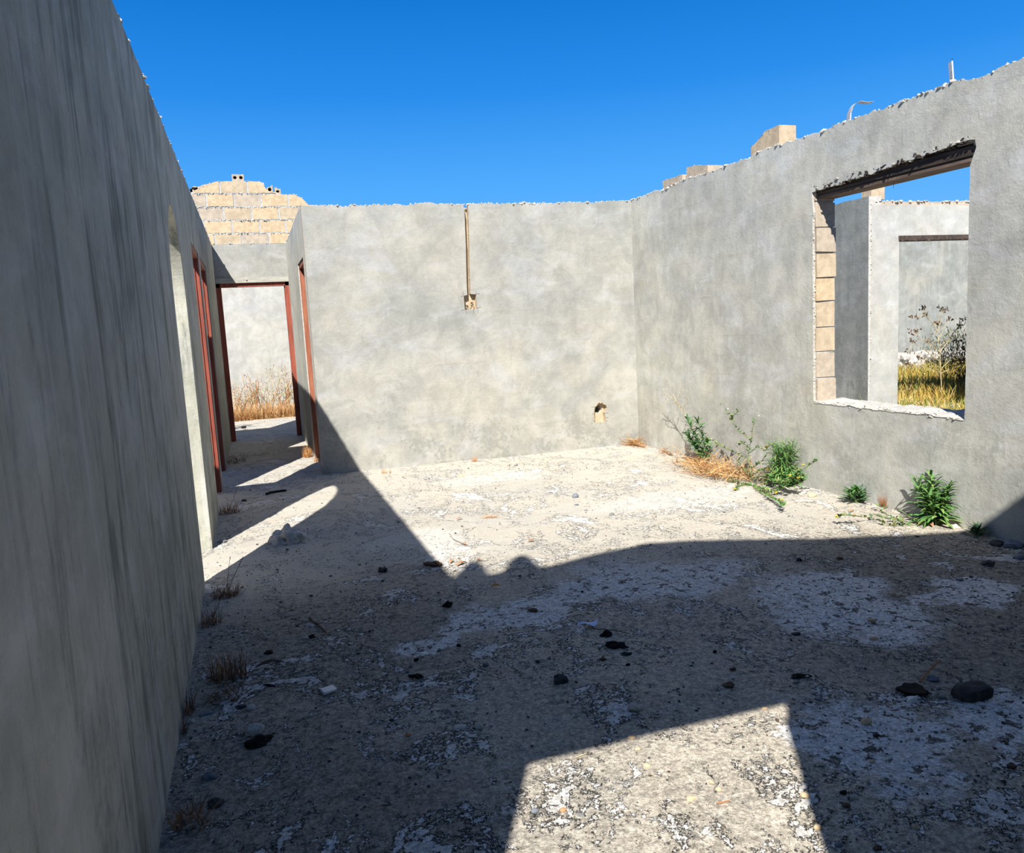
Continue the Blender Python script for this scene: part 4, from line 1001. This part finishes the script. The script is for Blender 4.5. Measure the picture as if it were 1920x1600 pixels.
weed('tall_weed', 'tall thin weed with feathery dry top leaning left against the right wall', [
    [(1328, 862), (1318, 838), (1300, 805), (1284, 778), (1273, 760), (1258, 745), (1243, 731)],
    [(1276, 764), (1266, 757), (1254, 756), (1248, 750)], [(1272, 760), (1266, 748), (1262, 738)], [(1280, 770), (1286, 756), (1289, 741)],
    [(1268, 756), (1272, 746), (1275, 737)], [(1258, 745), (1250, 744), (1243, 741)]], 55, .03, .006, [M['stemp'], M['leafo'], M['stemp']], .004, stem='stemp', X=XW)
weed('bluish_weed', 'bushy blue-green weed at the base of the tall thin weed', [
    [(1326, 862), (1312, 835), (1300, 810), (1288, 785)], [(1328, 862), (1322, 836), (1314, 812), (1309, 790)], [(1322, 862), (1304, 840), (1290, 822)],
    [(1318, 858), (1300, 832), (1286, 812)], [(1330, 860), (1330, 838), (1326, 822)]], 210, .085, .020, GB, .0036, X=XW-.04)
weed('flowering_weed', 'branching weed with bare forked stems and tiny yellow flowers against the wall', [
    [(1408, 905), (1405, 875), (1403, 850), (1408, 828), (1398, 818), (1384, 808), (1373, 790), (1371, 785)],
    [(1371, 785), (1365, 775), (1362, 770)], [(1371, 785), (1380, 775), (1386, 769)], [(1408, 826), (1412, 800), (1415, 785)],
    [(1405, 850), (1420, 838), (1435, 846), (1440, 838)], [(1398, 860), (1372, 846), (1346, 834), (1332, 824)], [(1404, 840), (1392, 830), (1382, 838)],
    [(1408, 880), (1425, 868), (1440, 850)], [(1405, 890), (1390, 878), (1384, 860)], [(1406, 895), (1420, 885), (1445, 875)],
    [(1350, 760), (1352, 757)], [(1408, 900), (1425, 895), (1450, 890)]], 100, .042, .017, [M['leafo'], M['leafl'], M['leafb']], .0042,
    flowers=[(1437, 838), (1432, 846), (1440, 881), (1374, 899)], fluffs=[(1365, 767), (1334, 823), (1423, 780)], X=XW-.08)
weed('flowering_weed', 'low yellow-flowered weed sprawling on the floor in front of the straw heap', [
    [(1405, 915, .0), (1385, 922, -.10), (1378, 940, -.25)], [(1410, 915), (1440, 930, -.2), (1462, 942, -.3)], [(1405, 912), (1385, 905, -.05), (1365, 903, -.1)],
    [(1418, 915), (1450, 925, -.1), (1470, 912, 0)], [(1470, 905), (1500, 885, .1), (1525, 868, .15), (1531, 862, .15)], [(1440, 900), (1480, 905, -.1), (1495, 880)], [(1462, 942, -.3), (1470, 950, -.4)]], 130, .042, .018, [M['leafl'], M['leafo'], M['leafg']], .0035,
    flowers=[(1378, 938, -.25), (1467, 938, -.32), (1455, 925, -.25), (1506, 873, .1), (1497, 897, 0), (1482, 893, 0)], fluffs=[(1530, 865, .15)], X=XW-.15)
weed('green_weed', 'leafy green undergrowth below the narrow-leaved plant', [
    [(1480, 912), (1470, 895), (1460, 885)], [(1485, 914), (1490, 898), (1500, 885)], [(1478, 914), (1500, 905), (1508, 895)], [(1475, 912), (1455, 905), (1445, 895)], [(1482, 914), (1482, 896), (1478, 880)]], 300, .055, .024, G2, .003, X=XW-.1)
weed('creeping_weed', 'creeping weed with yellow flowers spreading left from the big leafy plant', [
    [(1748, 984), (1725, 985, -.05), (1700, 990, -.12), (1682, 990, -.18)], [(1745, 986), (1715, 975, -.06), (1692, 960, -.1)], [(1700, 985, -.1), (1660, 972, -.2), (1645, 968, -.2)],
    [(1690, 988, -.15), (1665, 985, -.25), (1650, 978, -.28)], [(1640, 972, -.2), (1605, 968, -.4), (1580, 966, -.5), (1570, 972, -.5)], [(1690, 985, -.1), (1650, 958, -.1)], [(1660, 955, -.05), (1645, 948, 0)]],
    85, .042, .018, [M['leafl'], M['leafo'], M['leafb']], .004, stem='stemg', flowers=[(1677, 992, -.2), (1602, 968, -.4), (1568, 970, -.5)], X=4.25)

# through the window: grass field, dead shrub, dark bush
def grass_patch(n, x0, x1, y0, y1, label):
    gf = MB()
    for i in range(n):
        x = rnd(x0, x1); y = rnd(y0, y1)
        if not (.70 < math.atan2(x, y) < .90): continue
        hgt = .28+.10*nz(x*.8, y*.8)+(.10 if nz(x*1.7, y*1.7, 3) > .2 else 0)
        gm = 1 if nz(x*1.3, y*1.3, 8)+rnd(-.5, .5) > .05 else 0
        gf.blade((x, y, -.03), rnd(0, 6.28), rnd(0, .9), hgt*rnd(.5, 1.1), rnd(.008, .016), rnd(.2, 1.4), 3, gm if random.random() < .85 else 2)
    return tag(gf.build('grass_field', [M['grassy'], M['grassg'], M['straw3']], loc=((x0+x1)/2, (y0+y1)/2, -.03)), label, 'grass', kind='stuff')
grass_patch(9000, 6.3, 9.6, 6.4, 8.12, 'yellow-green wild grass in front of the bright wall beyond the window')
grass_patch(24000, 8.8, 16.5, 8.95, 14.0, 'yellow-green wild grass seen through the far doorway beyond the window')
YS = 9.3
def bush_stems(cx, top, k):
    out = []
    return out
weed('dead_shrub', 'tall dead shrub with brown seed heads rising from the grass outside', [
    [(1766, 740), (1764, 700), (1762, 660), (1758, 630), (1752, 608), (1740, 598), (1735, 590)], [(1758, 640), (1765, 625), (1772, 608), (1782, 598)],
    [(1762, 660), (1778, 640), (1790, 622), (1800, 612)], [(1764, 680), (1745, 665), (1725, 650), (1712, 640)], [(1762, 660), (1740, 645), (1722, 632), (1708, 624)],
    [(1757, 625), (1765, 600), (1772, 582)], [(1757, 625), (1760, 595), (1765, 580)], [(1740, 598), (1733, 578)], [(1764, 690), (1744, 678), (1726, 672)], [(1765, 700), (1740, 690), (1705, 682)],
    [(1766, 690), (1790, 668), (1806, 655)], [(1722, 632), (1718, 620)], [(1712, 640), (1704, 660)], [(1790, 622), (1806, 600)], [(1735, 590), (1712, 596)], [(1764, 700), (1785, 690), (1804, 678)], [(1745, 612), (1757, 605)],
    [(1760, 650), (1775, 640), (1795, 640)], [(1763, 670), (1748, 660), (1742, 640)]],
    14, .05, .012, [M['stemp'], M['leafo'], M['seed']], .008, stem='stemp', Y=YS, seedn=12, cat='shrub')
bs = MB(); root = empty('dark_bush', at_y(1795, 730, 10.6)); tag(root, 'dense dark olive bush behind the dead shrub outside', 'shrub')
c0 = at_y(1800, 665, 10.6); stm = MB()
for i in range(26):
    e = c0+Vector((random.gauss(0, .28), random.gauss(0, .25), random.gauss(0, .22))); b0_ = root.location+Vector((rnd(-.1, .1), rnd(-.1, .1), -.2)); stm.tube([b0_, b0_.lerp(e, .5)+Vector((rnd(-.1, .1), 0, 0)), e], .008, .003, 4)
for i in range(4200):
    v = Vector((random.gauss(.05, .34), random.gauss(0, .3), random.gauss(-.02, .27)))
    if v.length > .72: continue
    bs.blade(c0+v, rnd(0, 6.28), rnd(0, 2.2), rnd(.04, .09), .014, rnd(0, .8), 2, random.randrange(3), shape='leaf')
child(stm, 'stem', M['stick'], root); child(bs, 'foliage', [M['leafb'], M['leafo'], M['seed']], root)
straw_heap([(1700, 690), (1760, 690), (1800, 690)], 10, .3, 'dry stalks at the foot of the dark wall', ST, .1)

# behind the corridor: tangled weeds along the far wall
YF = 16.1
def tangled(x0, x1, y, H, n, mats, label, lean=0.0, name='tangled_weed', dens=16):
    root = empty(name, ((x0+x1)/2, y, -.03)); tag(root, label, 'weed'); st = MB(); fo = MB()
    for i in range(n):
        t = rnd(0, 1); b0 = Vector((x0+(x1-x0)*t, y+rnd(-.2, .25), -.03)); h = H(t)*rnd(.55, 1.05); a = rnd(-.5, .5)+lean
        pts = [b0]; q = b0.copy()
        for k in range(5):
            q = q+Vector((math.sin(a)*h/5+rnd(-.03, .03), rnd(-.04, .04), math.cos(a)*h/5)); a += rnd(-.25, .3); pts.append(q.copy())
        st.tube(pts, .006, .0025, 4, random.randrange(2))
        for k in range(dens):
            f = rnd(1.2, 5)*.999; j = int(f); q = pts[j].lerp(pts[j+1], f-j)+Vector((rnd(-.07, .07), rnd(-.06, .06), rnd(-.05, .05)))
            fo.blade(q, rnd(0, 6.28), rnd(0, 2.4), rnd(.03, .08), rnd(.008, .016), rnd(0, .8), 2, random.randrange(len(mats)), shape='leaf')
    child(st, 'stem', [M['straw2'], M['stemp']], root); child(fo, 'foliage', mats, root)
xa = at_y(440, 760, YF).x; xb = at_y(565, 760, YF).x; xm = at_y(490, 760, YF).x
tangled(xa-.1, xm, YF, lambda t: .62+.3*t, 55, [M['straw2'], M['straw'], M['leafo'], M['straw3']], 'left orange-brown tangle of weeds along the far yard wall')
tangled(xm-.15, xb+.2, YF+.1, lambda t: .85+.55*t-.25*t*t, 75, [M['leafl'], M['straw'], M['leafo'], M['fluff'], M['straw3']], 'taller greenish tangle of weeds along the far yard wall', .25)
b = MB()
for i in range(2600):
    x = rnd(xa-.2, xb+.5); b.blade((x, YF-.55+.6*abs(random.gauss(0, .25)), -.03), rnd(0, 6.28), rnd(0, 1.2), rnd(.12, .42), rnd(.006, .012), rnd(0, .9), 3, random.randrange(3))
tag(b.build('dry_grass_bank', ST, loc=(xm, YF, -.03)), 'orange dry grass banked against the far yard wall', 'grass', kind='stuff')
root = empty('dark_shrub', (-.78, 13.75, -.03)); tag(root, 'dark shaded shrub peeking past the left post of the far doorway', 'shrub'); b = MB(); st = MB()
for k in range(14):
    e = Vector((-.78+rnd(-.3, .28), 13.75+rnd(-.3, .3), rnd(.5, 1.25))); st.tube([root.location, root.location.lerp(e, .5), e], .008, .003, 4)
    for i in range(60): b.blade(root.location.lerp(e, rnd(.15, 1))+Vector((rnd(-.1, .1), rnd(-.1, .1), rnd(-.06, .06))), rnd(0, 6.28), rnd(0, 2), rnd(.04, .08), .02, .5, 2, 0, shape='leaf')
child(st, 'stem', M['stick'], root); child(b, 'foliage', M['leafb'], root)
